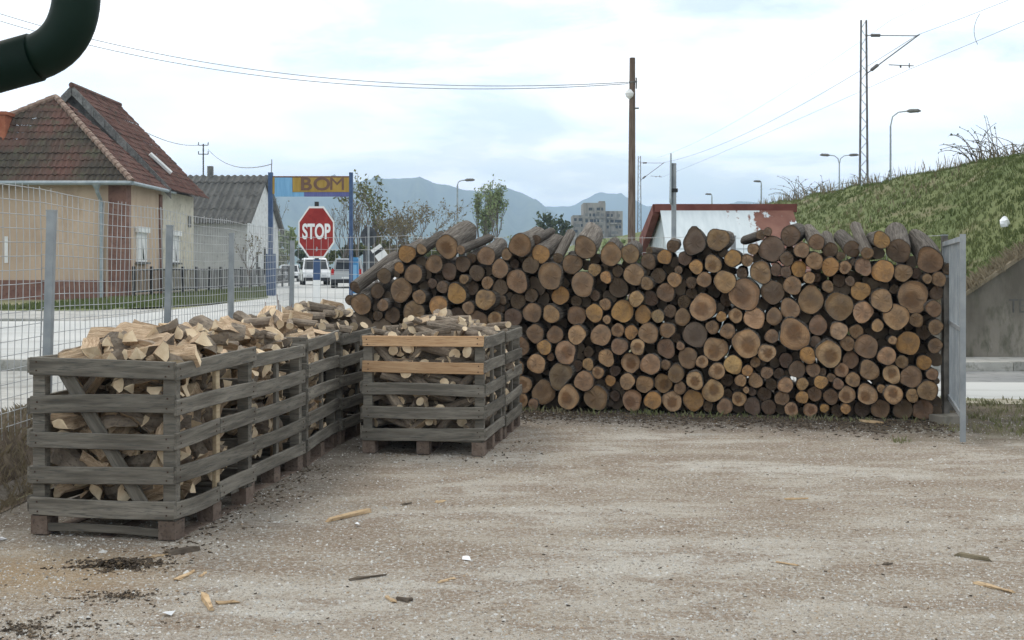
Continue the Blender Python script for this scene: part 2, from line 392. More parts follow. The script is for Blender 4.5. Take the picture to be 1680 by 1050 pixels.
# ------------------------------------------------------------------ hills
m_forest = noisy('far_forest', (.03,.05,.022), (.075,.10,.05), .012, kind='World', rnd=0, bump=.0)
def hills(name, pts, D, depth, label_seed):
    xs = frange(pts[0][0], pts[-1][0], 7); random.seed(label_seed)
    def ridge(x):
        for (a, b) in zip(pts[:-1], pts[1:]):
            if a[0] <= x <= b[0]:
                t = (x-a[0])/(b[0]-a[0]); t = t*t*(3-2*t)*.5 + t*.5
                return lerp(a[1], b[1], t)
        return pts[-1][1]
    rows = [(-1.0, 0.0), (-.75,.16), (-.5,.40), (-.3,.62), (-.12,.86), (0,1.0), (.2,.8), (.5,.4), (1.0,0.0)]
    vs = []
    for x in xs:
        h = (HY - ridge(x)) / F_PX * D
        for (t, k) in rows:
            Y = D + t*depth
            nz = 1 + .34*mnoise.noise((x*.03, t*2.2, label_seed)) * (1 if abs(t) > .05 else .06) + .012*mnoise.noise((x*.25, t*9, 2.0))
            vs.append(((x-CX)/F_PX*Y, Y, max(-5, h*k*nz)))
    n = len(rows); mb = MB(); mb.add(vs, [(i*n+j, (i+1)*n+j, (i+1)*n+j+1, i*n+j+1) for i in range(len(xs)-1) for j in range(n-1)])
    return tag(mb.build(name, m_forest, smooth=True), kind='structure')
hills('hills', [(-900,430),(-500,380),(-200,345),(100,320),(300,303),(440,296),(520,299),(580,297),(620,293),(655,291),(690,292),(730,302),(770,312),(790,314),(812,308),(826,306),(850,312),(880,328),(900,342),(930,362),(980,395),(1060,425)], 3300, 1500, 3)
hills('far_hills', [(760,400),(850,362),(895,338),(915,338),(936,338),(960,325),(985,315),(1010,318),(1040,326),(1062,337),(1090,340),(1140,341),(1180,334),(1225,330),(1260,333),(1400,345),(1700,352),(2300,370),(3000,410)], 4300, 900, 8)
# the air between: one closed box of thin haze round everything
mb = MB(); mb.box(-6400, 6400, -6400, 6400, -1.5, 325)
m_haze = bpy.data.materials.new('haze'); m_haze.use_nodes = True; hn = m_haze.node_tree; hn.nodes.clear()
ho = hn.nodes.new('ShaderNodeOutputMaterial'); hv = hn.nodes.new('ShaderNodeVolumePrincipled')
hv.inputs['Color'].default_value = (.55,.735,1.0,1); hv.inputs['Density'].default_value = 2.8e-4; hv.inputs['Anisotropy'].default_value = 0.0
hn.links.new(hv.outputs[0], ho.inputs['Volume'])
tag(mb.build('haze', m_haze), kind='stuff')

m_earth = noisy('bank_earth', (.085,.065,.048), (.17,.135,.10), 2.2, kind='World', rnd=0, c3=(.22,.18,.125), bump=.8, bscale=18, bdist=.04)
sheet('earth_bank', m_earth, [-3.96,-3.85,-3.78,-3.7,-3.64,-3.58,-3.5,-3.42], lambda x: frange(3, 18.4, .25), .012)
# ------------------------------------------------------------------ wood materials
def cut_face_material():
    """sawn end grain: rings about the pith, heartwood, drying cracks; the object's own colour tints it"""
    m, nt, b = new_mat('cut_face')
    tcn = N(nt, 'ShaderNodeTexCoord'); oi = N(nt, 'ShaderNodeObjectInfo')
    sp = N(nt, 'ShaderNodeSeparateXYZ'); nt.links.new(tcn.outputs['Object'], sp.inputs[0])
    rnd = oi.outputs['Random']
    ox = mth(nt, 'ADD', sp.outputs[0], mth(nt, 'MULTIPLY', mth(nt, 'SUBTRACT', rnd, .5), .35))
    oz = mth(nt, 'ADD', sp.outputs[2], mth(nt, 'MULTIPLY', mth(nt, 'SUBTRACT', mth(nt, 'FRACT', mth(nt, 'MULTIPLY', rnd, 7.3)), .5), .35))
    v = coords(nt, 'Object')
    wob = tex(nt, v, 1.6, 4, .6)
    r = mth(nt, 'SQRT', mth(nt, 'ADD', mth(nt, 'MULTIPLY', ox, ox), mth(nt, 'MULTIPLY', oz, oz)))
    rw = mth(nt, 'ADD', r, mth(nt, 'MULTIPLY', mth(nt, 'SUBTRACT', wob, .5), .42))
    rings = mth(nt, 'SINE', mth(nt, 'MULTIPLY', rw, 62.0))
    base = mixc(nt, 1.0, (1,1,1), oi.outputs['Color'], 'MULTIPLY')
    # sapwood pale, heartwood brown where alpha of the object colour asks for it
    heart = N(nt, 'ShaderNodeMapRange'); heart.inputs[1].default_value = .40; heart.inputs[2].default_value = .62; heart.inputs[3].default_value = 1.0; heart.inputs[4].default_value = 0.0
    nt.links.new(rw, heart.inputs[0])
    ha = mth(nt, 'MULTIPLY', heart.outputs[0], oi.outputs['Alpha'])
    col = mixc(nt, ha, base, mixc(nt, 1.0, base, (.44,.36,.31), 'MULTIPLY'))
    rim = N(nt, 'ShaderNodeMapRange'); rim.inputs[1].default_value = .74; rim.inputs[2].default_value = .95; nt.links.new(rw, rim.inputs[0])
    col = mixc(nt, mth(nt, 'MULTIPLY', rim.outputs[0], .45), col, mixc(nt, 1.0, base, (1.25,1.12,.95), 'MULTIPLY'))
    col = mixc(nt, mth(nt, 'MULTIPLY', mth(nt, 'ADD', mth(nt, 'MULTIPLY', rings, .5), .5), .34), col, mixc(nt, 1.0, base, (.45,.38,.31), 'MULTIPLY'))
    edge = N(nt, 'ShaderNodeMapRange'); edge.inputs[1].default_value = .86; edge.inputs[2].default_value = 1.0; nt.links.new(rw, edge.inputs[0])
    col = mixc(nt, mth(nt, 'MULTIPLY', edge.outputs[0], .6), col, mixc(nt, 1.0, base, (.38,.33,.28), 'MULTIPLY'))  # overhang shading painted into the colour: face darkens towards its rim
    # grey weathering and saw marks
    col = mixc(nt, ramp(nt, tex(nt, v, 1.1, 5, .65), [(.42, 0.0), (.68, .6)]), col, (.14,.11,.088))
    sm = coords(nt, 'Object', (2.5, 1, 26))
    col = mixc(nt, mth(nt, 'MULTIPLY', ramp(nt, tex(nt, sm, 1.0, 3), [(.45, 0.0), (.6, 1.0)]), .16), col, (.1,.08,.06))
    # drying cracks run out from the pith
    ang = mth(nt, 'ARCTAN2', oz, ox)
    cv = N(nt, 'ShaderNodeCombineXYZ'); nt.links.new(mth(nt, 'MULTIPLY', ang, 2.6), cv.inputs[0]); nt.links.new(mth(nt, 'MULTIPLY', r, .7), cv.inputs[1]); nt.links.new(mth(nt, 'MULTIPLY', rnd, 91.0), cv.inputs[2])
    crk = tex(nt, cv.outputs[0], 2.4, 2, .5)
    cm = ramp(nt, crk, [(.486, 0.0), (.5, 1.0), (.514, 0.0)])
    cm = mth(nt, 'MULTIPLY', cm, ramp(nt, r, [(.08, 1.0), (.75, 0.0)]))
    col = mixc(nt, mth(nt, 'MULTIPLY', cm, .85), col, (.03,.022,.016))
    nt.links.new(col, b.inputs['Base Color']); b.inputs['Roughness'].default_value = .9; b.inputs['Specular IOR Level'].default_value = .15
    bumpn(nt, b, mth(nt, 'ADD', mth(nt, 'MULTIPLY', rings, .15), mth(nt, 'ADD', tex(nt, v, 9, 5, .7), mth(nt, 'MULTIPLY', cm, -2.0))), .35, .02)
    return m
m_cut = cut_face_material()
m_bark = noisy('bark', (.09,.074,.06), (.27,.24,.205), 5, stretch=(1.6,.55,1.6), rough=.95, bump=.9, bscale=11, bdist=.05, rnd=.3, c3=(.085,.072,.06))
m_bark2 = noisy('stick_bark', (.145,.112,.084), (.27,.222,.17), 16, stretch=(1,.5,1), rough=.95, bump=.6, bscale=60, rnd=.3, c3=(.10,.085,.07))
m_split = noisy('split_wood', (.40,.275,.17), (.66,.50,.34), 7, stretch=(7,.6,7), rough=.85, bump=.9, bscale=20, bdist=.015, rnd=.25, c3=(.28,.18,.11))
m_end = noisy('fresh_end_grain', (.60,.45,.29), (.76,.62,.43), 14, rough=.85, bump=.3, rnd=.15)
m_grey = noisy('weathered_board', (.10,.09,.074), (.215,.197,.165), 3.0, stretch=(.8,5,9), rough=.92, bump=.5, bscale=14, bdist=.006, rnd=.2, c3=(.09,.088,.078))
m_new = noisy('new_board', (.42,.255,.135), (.56,.375,.22), 3.5, stretch=(.6,5,9), rough=.85, bump=.3, bscale=12, rnd=.12, c3=(.33,.19,.10))
m_tan = noisy('sun_bleached_board', (.31,.24,.155), (.43,.345,.23), 3.5, stretch=(9,5,.6), rough=.9, bump=.3, bscale=12, rnd=.12)
m_block = noisy('pallet_block', (.13,.095,.075), (.20,.155,.125), 7, stretch=(2,1,2), rough=.92, bump=.5, bscale=22, rnd=.2, c3=(.08,.06,.05))

# ------------------------------------------------------------------ log stack
def log_meshes(seed, warp=0.0, pear=0.0):
    rng = random.Random(seed); n = 22
    ph = [rng.uniform(0, 6.28) for _ in range(5)]; am = [.04+warp, .035+warp*.7, .026, .016, .012]
    taper = rng.uniform(.9, 1.04); bx, bz = rng.uniform(-.12,.12), rng.uniform(-.12,.12)
    def rad(t):
        r = 1 + sum(a*math.cos((k+2)*t + p) for k, (a, p) in enumerate(zip(am, ph)))
        if pear: r += pear * max(0, math.cos(t-1.57))**9
        return r
    vs, fs, mi = [], [], []
    rows = [0, .05, .3, .55, .8, 1.0]
    for k, y in enumerate(rows):
        for i in range(n):
            t = 2*math.pi*i/n
            w = 1 + (.035*rng.uniform(-1,1) if k else 0)
            r = rad(t) * lerp(1, taper, y) * w
            vs.append((r*math.cos(t) + bx*math.sin(y*3.1), y, r*math.sin(t) + bz*math.sin(y*3.1)))
    for k in range(len(rows)-1):
        for i in range(n):
            j = (i+1) % n; fs.append((k*n+i, k*n+j, (k+1)*n+j, (k+1)*n+i)); mi.append(0)
    o = len(vs)
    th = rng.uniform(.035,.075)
    for i in range(n): t = 2*math.pi*i/n; r = rad(t)-th; vs.append((r*math.cos(t), .004, r*math.sin(t)))
    for i in range(n): j = (i+1) % n; fs.append((i, o+i, o+j, j)); mi.append(0)
    fs.append(tuple((len(rows)-1)*n+i for i in range(n))); mi.append(1)
    mb = MB(); mb.add(vs, fs); mb.m = mi; bark = mb.mesh('log_bark', [m_bark, m_split], False)
    for p in bark.polygons: p.use_smooth = len(p.vertices) == 4
    # face: centre, one inner ring, rim
    fv = [(0, -.002, 0)]; q = 20
    for s_ in (.55, 1.0):
        for i in range(n):
            t = 2*math.pi*i/n; r = (rad(t)-th) * s_
            fv.append((r*math.cos(t), (-.0 if s_ < 1 else .004) + rng.uniform(-.004,.004)*(s_ < 1), r*math.sin(t)))
    ff = [(0, 1+i, 1+(i+1)%n) for i in range(n)] + [(1+i, 1+n+i, 1+n+(i+1)%n, 1+(i+1)%n) for i in range(n)]
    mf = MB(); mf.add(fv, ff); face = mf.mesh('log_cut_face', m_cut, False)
    return bark, face
LOGM = [log_meshes(100+i, warp=(.03 if i % 5 == 4 else 0)) for i in range(15)]
LOG_PEAR = log_meshes(140, 0, .42); LOG_LUMP = log_meshes(151, .09)

TILES = {  # tile origin and zoom, then x y r tone of every sawn end in that tile (o honey, p pale, h pale with dark heart, d dark, g grey brown)
 'A': (560,350,5.835,'627 388 82 o;130 708 54 d;80 830 45 d;190 870 97 g;345 745 66 d;410 600 70 d;552 520 50 o;570 735 110 g;690 580 86 g;395 880 54 g;345 980 48 d;490 975 74 d;690 950 106 g;745 800 66 g;870 670 45 d;765 345 50 s'),
 'B': (700,350,5.835,'195 320 108 h;70 485 84 g;325 350 42 g;345 485 72 d;215 555 76 d;430 430 46 d;570 410 86 g;765 390 52 g;895 305 106 g;480 570 72 d;700 530 82 g;840 485 44 d;355 630 45 g;430 710 66 d;580 665 58 g;705 710 74 d;865 650 105 g;150 705 56 d;285 770 94 o;560 825 96 p;110 890 92 o;400 905 60 g;725 830 42 d;695 905 54 d;650 1010 68 h;825 1000 84 d;290 985 80 d;490 1030 92 g'),
 'C': (840,360,6.176,'245 205 46 d;290 350 88 o;465 390 50 d;740 285 110 g;610 455 98 g;190 460 84 d;385 570 124 g;835 510 64 p;950 585 58 o;30 450 38 d;715 655 116 g;195 770 66 d;490 770 88 o;60 830 78 d;840 770 52 d;650 830 56 d;945 860 58 p;205 945 96 g;395 960 86 p;655 975 94 g;835 950 88 o;960 1015 42 p'),
 'D': (840,520,6.176,'235 170 90 g;435 180 82 g;655 180 92 p;900 185 102 p;75 290 100 g;325 310 72 o;390 405 38 g;540 360 108 h;245 475 92 p;40 520 84 g;650 495 64 d;775 355 52 d;770 480 58 p;955 415 82 p;870 565 60 h;995 645 52 o;1045 545 54 d;730 650 98 p;485 595 120 L;120 685 80 h;320 765 116 g;80 860 80 h;215 905 54 g;570 815 110 H;850 820 116 g;1040 800 54 d'),
 'E': (990,360,6.176,'75 355 106 g;270 350 92 g;455 425 76 d;465 315 36 d;620 380 72 o;705 270 62 d;920 240 112 P;825 395 66 d;940 480 70 o;145 525 55 d;310 560 102 g;440 650 64 g;555 570 74 d;720 610 70 p;760 510 40 d;890 640 55 d;1020 610 74 g;150 690 98 d;330 805 74 p;480 800 74 d;630 740 88 g;895 745 56 d;815 835 66 d;195 930 110 o;400 965 84 o;550 980 64 s;675 930 64 d;800 990 80 g;1010 890 128 h'),
 'F': (990,520,6.176,'145 135 66 h;280 155 68 o;455 165 98 g;645 135 76 g;735 215 48 d;930 180 120 K;160 300 82 g;345 305 74 H;635 320 92 g;780 295 42 g;855 415 98 g;1000 455 62 h;275 465 94 H;475 480 100 p;630 485 48 g;735 575 82 g;240 655 78 p;415 680 86 p;605 670 90 h;775 720 62 g;925 645 86 H;290 845 100 h;500 845 86 o;695 855 98 H;910 845 100 o'),
 'G': (1130,360,6.176,'295 205 110 g;245 450 86 h;445 395 80 o;590 415 58 g;650 300 54 g;730 155 46 d;800 125 42 d;840 300 124 d;365 630 104 p;540 545 56 d;730 535 106 g;565 760 150 h;850 735 114 d;885 510 58 d;985 535 55 d;995 400 68 d;380 815 62 d;330 985 50 o;475 975 70 h;665 1000 102 p;865 985 80 g'),
 'H': (1130,520,6.176,'240 105 66 g;395 145 74 g;585 270 138 h;840 195 68 g;270 325 118 h;790 365 86 H;985 440 70 d;450 485 90 O;675 460 50 p;595 545 54 o;790 565 60 g;915 575 54 d;285 550 80 h;390 640 62 d;525 645 58 p;675 645 72 p;245 750 106 H;580 740 32 p;640 755 42 d;765 785 68 d;980 690 74 p;835 680 60 d;390 785 52 d;510 830 70 H;195 905 52 d;365 910 76 g;645 905 84 d;810 915 74 d;945 820 72 g'),
 'I': (1270,360,6.176,'165 165 98 d;280 310 76 g;430 230 76 g;570 310 72 d;790 300 80 d;945 345 60 g;410 420 82 g;570 480 88 o;720 485 62 h;675 370 44 d;905 480 84 g;250 500 76 o;355 590 58 p;430 590 44 d;185 670 88 g;545 680 58 g;770 625 48 d;875 725 94 o;370 815 128 g;660 880 132 g;900 940 100 p;160 905 98 g;660 620 62 d'),
 'J': (1270,520,6.176,'205 180 152 h;445 85 92 g;655 140 84 s;415 250 58 d;555 375 128 H;745 270 72 g;835 150 70 g;935 300 112 g;340 390 80 o;775 435 80 g;965 540 96 g;235 530 82 d;395 535 68 g;685 540 68 h;800 635 70 p;650 680 55 g;580 615 42 g;475 660 66 o;490 560 40 d;285 680 60 p;410 780 72 g;740 790 80 H;945 785 100 H;575 810 76 g;285 815 62 o;175 945 70 h;365 945 68 h;510 925 44 o;640 965 62 d;725 930 50 o;895 975 80 d'),
 'K': (1400,360,6.176,'285 210 82 o;460 320 114 d;775 415 128 g;965 505 56 d;300 525 110 o;505 540 88 g;640 550 52 d;750 600 48 g;865 605 70 g;415 705 46 d;845 745 68 d;605 785 152 h;290 820 108 p;815 905 78 g;435 985 122 p;640 1020 68 g'),
 'L': (1400,530,6.176,'245 25 58 p;835 40 72 g;710 90 74 d;400 175 42 p;555 205 116 o;830 230 72 g;340 335 88 p;495 395 62 g;715 400 72 o;390 520 88 H;585 545 106 g;800 520 58 g;285 665 42 p;405 725 90 H;600 735 64 p;755 685 98 g;275 870 92 g;505 900 94 d;705 890 100 g'),
}
TILT = {('A',130,708):(66,-50),('A',190,870):(26,-22),('A',410,600):(22,-16),('A',345,745):(20,-12),('A',627,388):(26,-12),('A',765,345):(34,-22),('B',195,320):(33,-25),('B',325,350):(48,-20),('B',430,430):(19,-14),('B',570,410):(22,-17),
 ('B',895,305):(27,-13),('C',245,205):(25,-13),('C',290,350):(28,-20),('C',465,390):(21,-40),('C',740,285):(13,-24),('E',75,355):(6,-9),('E',270,350):(7,-8),('E',705,270):(3,-4),('C',610,455):(6,-8),
 ('I',165,165):(14,-5),('I',430,230):(-14,-18),('I',570,310):(-7,-20),('I',790,300):(-18,-20),('I',945,345):(-19,-44),('K',460,320):(-5,-30),('K',775,415):(-20,-31),('K',965,505):(-10,-4),('G',295,205):(9,0),('G',730,155):(-26,9),('A',870,670):(10,-6)}
TONE = {'o':((.46,.27,.115),.12),'O':((.60,.39,.17),.0),'p':((.47,.305,.17),.3),'h':((.42,.27,.155),.85),'H':((.52,.345,.20),1.0),'d':((.19,.135,.095),.4),'g':((.31,.205,.128),.45),'s':((.45,.32,.19),.2),'P':((.16,.12,.09),.4),'K':((.17,.13,.10),.5),'L':((.24,.175,.115),.5)}
TNAME = {'o':'honey coloured','O':'clean honey yellow','p':'pale','h':'pale ringed','H':'dark hearted','d':'dark weathered','g':'grey brown'}

def face_point(x, y):
    """photo pixel -> point on the upright face of the stack"""
    k = (x-CX)/F_PX                           # X = k*Y ; (X-PR.x)*LN.x + (Y-PR.y)*LN.y = 0
    Y = (PR.x*LN.x + PR.y*LN.y) / (k*LN.x + LN.y)
    return Vector((k*Y, Y, CAM_H - (y-HY)/F_PX*Y))
rng = random.Random(42); logs = []
for tname, (tx, ty, ts_, data) in TILES.items():
    for item in data.split(';'):
        a, b_, r_, tone = item.split(); a, b_, r_ = float(a), float(b_), float(r_)
        x, y, r = tx + a/ts_, ty + b_/ts_, 1.075*r_/ts_
        if any((l['x']-x)**2 + (l['y']-y)**2 < (.62*max(l['r'], r))**2 for l in logs): continue
        logs.append(dict(x=x, y=y, r=r, tone=tone, tilt=TILT.get((tname, int(a), int(b_)))))
n_seen = len(logs)
LOGGRP = 'sawn logs in the long stack'
def put_log(F, rad, axis, L, tone, bark_face, label, sx=.965, sz=1.05, group=LOGGRP):
    Y = axis.normalized(); X = Y.cross(Vector((0,0,1))).normalized(); Z = X.cross(Y).normalized()
    M = basis(F, X, Y, Z) @ Matrix.Diagonal((rad*sx, L, rad*sz, 1))
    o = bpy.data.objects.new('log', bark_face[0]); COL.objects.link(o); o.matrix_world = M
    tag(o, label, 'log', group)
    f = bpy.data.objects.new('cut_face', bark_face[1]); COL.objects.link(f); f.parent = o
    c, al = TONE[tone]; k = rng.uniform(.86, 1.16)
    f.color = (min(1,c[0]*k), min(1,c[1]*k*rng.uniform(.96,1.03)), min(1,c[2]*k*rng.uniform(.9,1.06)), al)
    return o
AX = Vector((LN.x, LN.y, 0))
def girth(l):
    dm = 2*l['r']/F_PX*face_point(l['x'], l['y']).y
    return 'thin' if dm < .17 else 'middling' if dm < .27 else 'thick' if dm < .38 else 'very thick'
SPECIAL = {'P':'the pear shaped one', 'K':'the cracked one', 'L':'the lumpy one', 's':'a splintered one'}
def neighbour(i):
    l = logs[i]; o = min((m for k, m in enumerate(logs) if k != i), key=lambda m: math.hypot(m['x']-l['x'], m['y']-l['y']) - l['r'] - m['r'] - (6 if m['tone'] in 'PKLsO' else 0))
    dx, dy = o['x']-l['x'], o['y']-l['y']
    rel = ('atop' if dy > 0 else 'under') if abs(dy) > abs(dx)*1.2 else 'beside'
    return f"{rel} {SPECIAL[o['tone']] if o['tone'] in SPECIAL else 'a ' + girth(o) + ' ' + TNAME[o['tone']] + ' one'}"
for i, l in enumerate(logs):
    F = face_point(l['x'], l['y']); rad = l['r'] / F_PX * F.y
    deep = rng.uniform(-.07, .07) + (.10 if l['tone'] == 'd' else 0) - (.04 if l['tone'] in 'pHO' else 0)
    L = rng.uniform(1.0, 1.18)
    ray = (F - Vector((0,0,CAM_H))).normalized()
    F2 = F + ray * deep / ray.dot(AX)                 # slide along the log but keep its place in the stack
    F2.z = max(F2.z, rad*1.02 + .004)
    if l['tilt']:
        dx, dy = l['tilt']; k = (l['x']+dx-CX)/F_PX
        d = F2.x*LN.x + F2.y*LN.y + L*.97; Yb = d / (k*LN.x + LN.y)
        B = Vector((k*Yb, Yb, CAM_H - (l['y']+dy-HY)/F_PX*Yb))
        axis = B - F2; L = axis.length
    else:
        axis = Vector((LN.x + rng.uniform(-.03,.03), LN.y, rng.uniform(-.012,.03)))
    bf = LOGM[rng.randrange(len(LOGM))]
    if l['tone'] == 'P': bf = LOG_PEAR
    if l['tone'] == 'L': bf = LOG_LUMP
    dm = 2*rad
    size = 'thin' if dm < .17 else 'middling' if dm < .27 else 'thick' if dm < .38 else 'very thick'
    zc = F2.z; h = 'at the foot' if zc < .36 else 'low down' if zc < .85 else 'halfway up' if zc < 1.4 else 'high up' if zc < 1.78 else 'topmost'
    s = (Vector((F2.x, F2.y)) - PR).dot(LU)           # metres from the gate end, negative towards the crates
    zone = 'gate end' if s > -1.3 else 'gate half' if s > -2.9 else 'crate half' if s > -4.6 else 'crate end'
    t = l['tone']
    if t == 'P': label = 'pear shaped log end with a pointed top crowning the log stack'
    elif t == 'K': label = 'thick log with a deep slanting crack across its grey sawn face'
    elif t == 'L': label = 'lumpy two lobed log low down in the log stack by the crates'
    elif t == 's': label = f'{size} log with a torn splintered end, {h} at the {zone} of the stack'
    elif l['tilt'] and l['tilt'][1] < -38 and l['tilt'][0] > 40: label = 'long grey log sloping up at the outermost end of the log stack'
    else: label = f'{size} {TNAME[t]} log {h}, {neighbour(i)}, {zone}'
    put_log(F2, rad, axis, L, t, bf, label)
# the rest of the stack's foot, mostly behind the crates: thick logs that carry the visible ones
support = 0
zc = .19; row = 0
while zc < .95:
    s = -5.05 - (.2 if row % 2 else 0)
    while s > -6.75 + .16*row:
        P2 = PR + LU*s + LN*rng.uniform(.0,.12)
        pxl = CX + F_PX*P2.x/P2.y; pyl = HY + F_PX*(CAM_H-zc)/P2.y
        rad = rng.uniform(.165,.19)
        if not any(math.hypot(l['x']-pxl, l['y']-pyl) < (l['r'] + rad/P2.y*F_PX)*.86 for l in logs):
            put_log(Vector((P2.x, P2.y, zc)), rad, AX + Vector((rng.uniform(-.02,.02),0,0)), 1.08, 'd', LOGM[rng.randrange(15)], 'dark log at the foot of the stack, tucked in behind the crates'); support += 1
        s -= .375
    zc += .335; row += 1
# thinner logs set further back, glimpsed in the chinks of the face
fillers = []; allc = [(l['x'], l['y'], l['r']) for l in logs]
def tops(x):
    c = [yy - rr*.3 for (xx, yy, rr) in allc if abs(xx-x) < rr*1.0 + 4]
    return min(c) if c else 999
cand = []
for xi in range(586, 1540, 5):
    tp_ = tops(xi)
    for yi in range(380, 690, 5):
        if yi < tp_ + 22 or yi > (672 + (xi-850)*.0294) - 4: continue
        if xi < 850 and yi > 545: continue
        cand.append((xi, yi))
cand = [(min(math.hypot(x-xx, y-yy)-rr for xx, yy, rr in allc), x, y) for x, y in cand]; cand = [c for c in cand if c[0] > 2.2]; cand.sort(reverse=True)
for dmin, x, y in cand:
    if any(math.hypot(x-xx, y-yy) < .62*(dmin+3.5+rr) for xx, yy, rr in fillers): continue
    fillers.append((x, y, dmin + 3.5))
mbf = MB(); nf = 10
for (x, y, r) in fillers:
    F = face_point(x, y); rad = r/F_PX*F.y; ray = (F - Vector((0,0,CAM_H))).normalized(); F = F + ray*rng.uniform(.16,.34); F.z = max(F.z, rad+.01)
    X_ = Vector((LU.x, LU.y, 0)); vs = []
    for kk in (0, .55, .95):
        for i in range(nf): t_ = 6.2832*i/nf; vs.append(F + AX*kk + (X_*math.cos(t_)*.96 + Vector((0,0,1.04))*math.sin(t_))*rad*(1+.06*math.sin(3*t_+x)))
    o = len(mbf.v); mbf.v += [tuple(v) for v in vs]; mbf.f += [(o+k*nf+i, o+k*nf+(i+1)%nf, o+(k+1)*nf+(i+1)%nf, o+(k+1)*nf+i) for k in range(2) for i in range(nf)]; mbf.m += [0]*(2*nf)
    mbf.f += [tuple(o+i for i in range(nf-1,-1,-1)), tuple(o+2*nf+i for i in range(nf))]; mbf.m += [1, 1]
m_oldend = noisy('old_end_grain', (.13,.10,.075), (.22,.165,.115), 7, rnd=0, bump=.3, kind='World')
tag(mbf.build('stack_filling', [m_bark, m_oldend]), 'thin logs set deeper in the chinks of the log stack', 'logs', kind='stuff')
print('LOGS', n_seen, support, len(fillers))

# ------------------------------------------------------------------ crates
m_nail = plain('rusty_nail', (.06,.035,.025), .8)
def board(name, parent, p0, p1, w, t, out, mat, seed=0):
    """a board from p0 to p1 (centre line of its inner face), width along the third axis, thickness towards 'out'"""
    p0, p1, out = Vector(p0), Vector(p1), Vector(out).normalized()
    X = (p1-p0); L = X.length; X.normalize(); Zv = X.cross(out).normalized(); 
    M = basis(p0, X, out, Zv)
    r = random.Random(seed*7+int(L*100)+int(w*1000)+len(parent.children)); mb = MB(); mb.plank(L, w, t, bow=r.uniform(-.011,.011), rng=r)
    if name == 'slat':                                   # rusty nail heads, two at each end
        for xn in (.045, L-.045):
            for zn in (-w*.24, w*.24):
                a = xn + r.uniform(-.012,.012); b = zn + r.uniform(-.008,.008); mb.box(a-.005, a+.005, t-.001, t+.0025, b-.005, b+.005, 1)
    return mb.build(name, [mat, m_nail], parent, M=M)
def crate(loc, rz, w, d, h, label, seed, new_front=(), side_post=m_tan, brace=False, mixed=False, mids=True):
    """pallet crate; local x along its front, y going back, origin at its front right corner (x runs from -w to 0)"""
    rg = random.Random(seed); c = thing('firewood_crate', label, 'crate', loc, rz, 'slatted firewood crates')
    zs = [.19, .39, .61, .815, 1.035]; zs = [z*h/1.09 for z in zs]; sw, st = .10, .024
    for bx in (-w+.05, -w/2, -.05):
        for by in (.06, d/2, d-.06):
            if not mids and abs(bx+w/2) < .01 and by < .1: continue
            mb = MB(); mb.box(-.055,.055,-.06,.06,.012,.125); mb.build('block', m_block, c, M=Matrix.Translation((bx, by, 0)))
    for bx in (-w+.05, -w/2, -.05): board('runner', c, (bx, .02, .006), (bx, d-.02, .006), .10, .018, (0,0,1), m_block, seed+1).location.z = -.006
    for k in range(6): 
        y = .06 + (d-.12)*k/5
        board('deck_board', c, (-w+.01, y, .125), (-.01, y, .125), .11, .02, (0,0,1), m_grey, seed+k)
    for (x, y) in ((-w+.04, .045), (-.04, .045), (-w+.04, d-.045), (-.04, d-.045)):
        mb = MB(); a = .04; mb.box(-a, a, -.03, .03, .02, h-.02); mb.build('corner_post', m_grey, c, M=Matrix.Translation((x, y, 0)))
    for z_i, z in enumerate(zs):
        j = lambda: rg.uniform(-.018,.018)
        board('slat', c, (-w-.005, .012, z+j()), (.005, .012, z+j()), sw+rg.uniform(-.008,.01), st, (0,-1,0), m_new if z_i in new_front else m_grey, seed+z_i)
        board('slat', c, (-w-.005, d-.012, z+j()), (.005, d-.012, z+j()), sw, st, (0,1,0), m_grey, seed+9+z_i)
        for (x, o) in ((0.0, 1), (-w, -1)):
            if mixed and o == 1 and z_i in (0, 2):
                board('slat', c, (x, -.01, z+j()), (x, d*.5, z+j()), sw, st, (o,0,0), m_grey, seed+20+z_i)
                board('slat', c, (x, d*.5+.006, z+.01+j()), (x, d+.01, z+.01+j()), sw, st, (o,0,0), m_grey, seed+25+z_i)
            else:
                board('slat', c, (x, -.01, z+j()), (x, d+.01, z+j()), sw+rg.uniform(-.008,.01), st, (o,0,0), m_grey, seed+20+z_i)
    for (x, o) in ((-.032, 1), (-w+.032, -1)):
        board('stud', c, (x, d*.52, .14), (x, d*.52, h-.02), .055, .03, (o,0,0), side_post, seed+40)
    if not mids:
        board('foot_board', c, (-w+.1, .03, .055), (-.1, .03, .048), .05, .018, (0,-1,0), m_grey, seed+51)
    if brace:
        board('brace', c, (-w+.17, .045, h-.03), (-w*.20, .045, .16), .085, .022, (0,-1,0), m_grey, seed+50)
    return c

CR = []
a1 = R(-10.5)
CR.append(crate((-2.03, 6.64, 0), a1, .95, 1.14, 1.09, 'grey slatted crate of split firewood with a diagonal brace across its end', 11, brace=True, mixed=True, mids=False))
CR.append(crate((-1.90, 7.93, 0), R(-9.5), .97, 1.12, 1.035, 'grey slatted crate of split firewood, second along the wire fence', 23, side_post=m_grey))
CR.append(crate((-1.70, 9.12, 0), R(-4), .97, 1.10, 1.075, 'grey slatted crate, third along the wire fence, heaped with mixed firewood', 37, side_post=m_grey))
CR.append(crate((-1.60, 10.3, 0), R(-9), .97, 1.12, 1.05, 'dark grey slatted crate, fourth along the wire fence, heaped with round sticks', 41, side_post=m_grey))
CR.append(crate((-.25, 9.64, 0), R(-9.5), 1.09, .95, 1.05, 'slatted crate of round sticks with two new orange boards at its top', 59, new_front=(3,4), side_post=m_grey))
CR.append(crate((-.075, 10.62, 0), R(-9.5), 1.09, .95, 1.05, 'grey slatted crate standing between the orange boarded crate and the log stack', 67, side_post=m_grey))

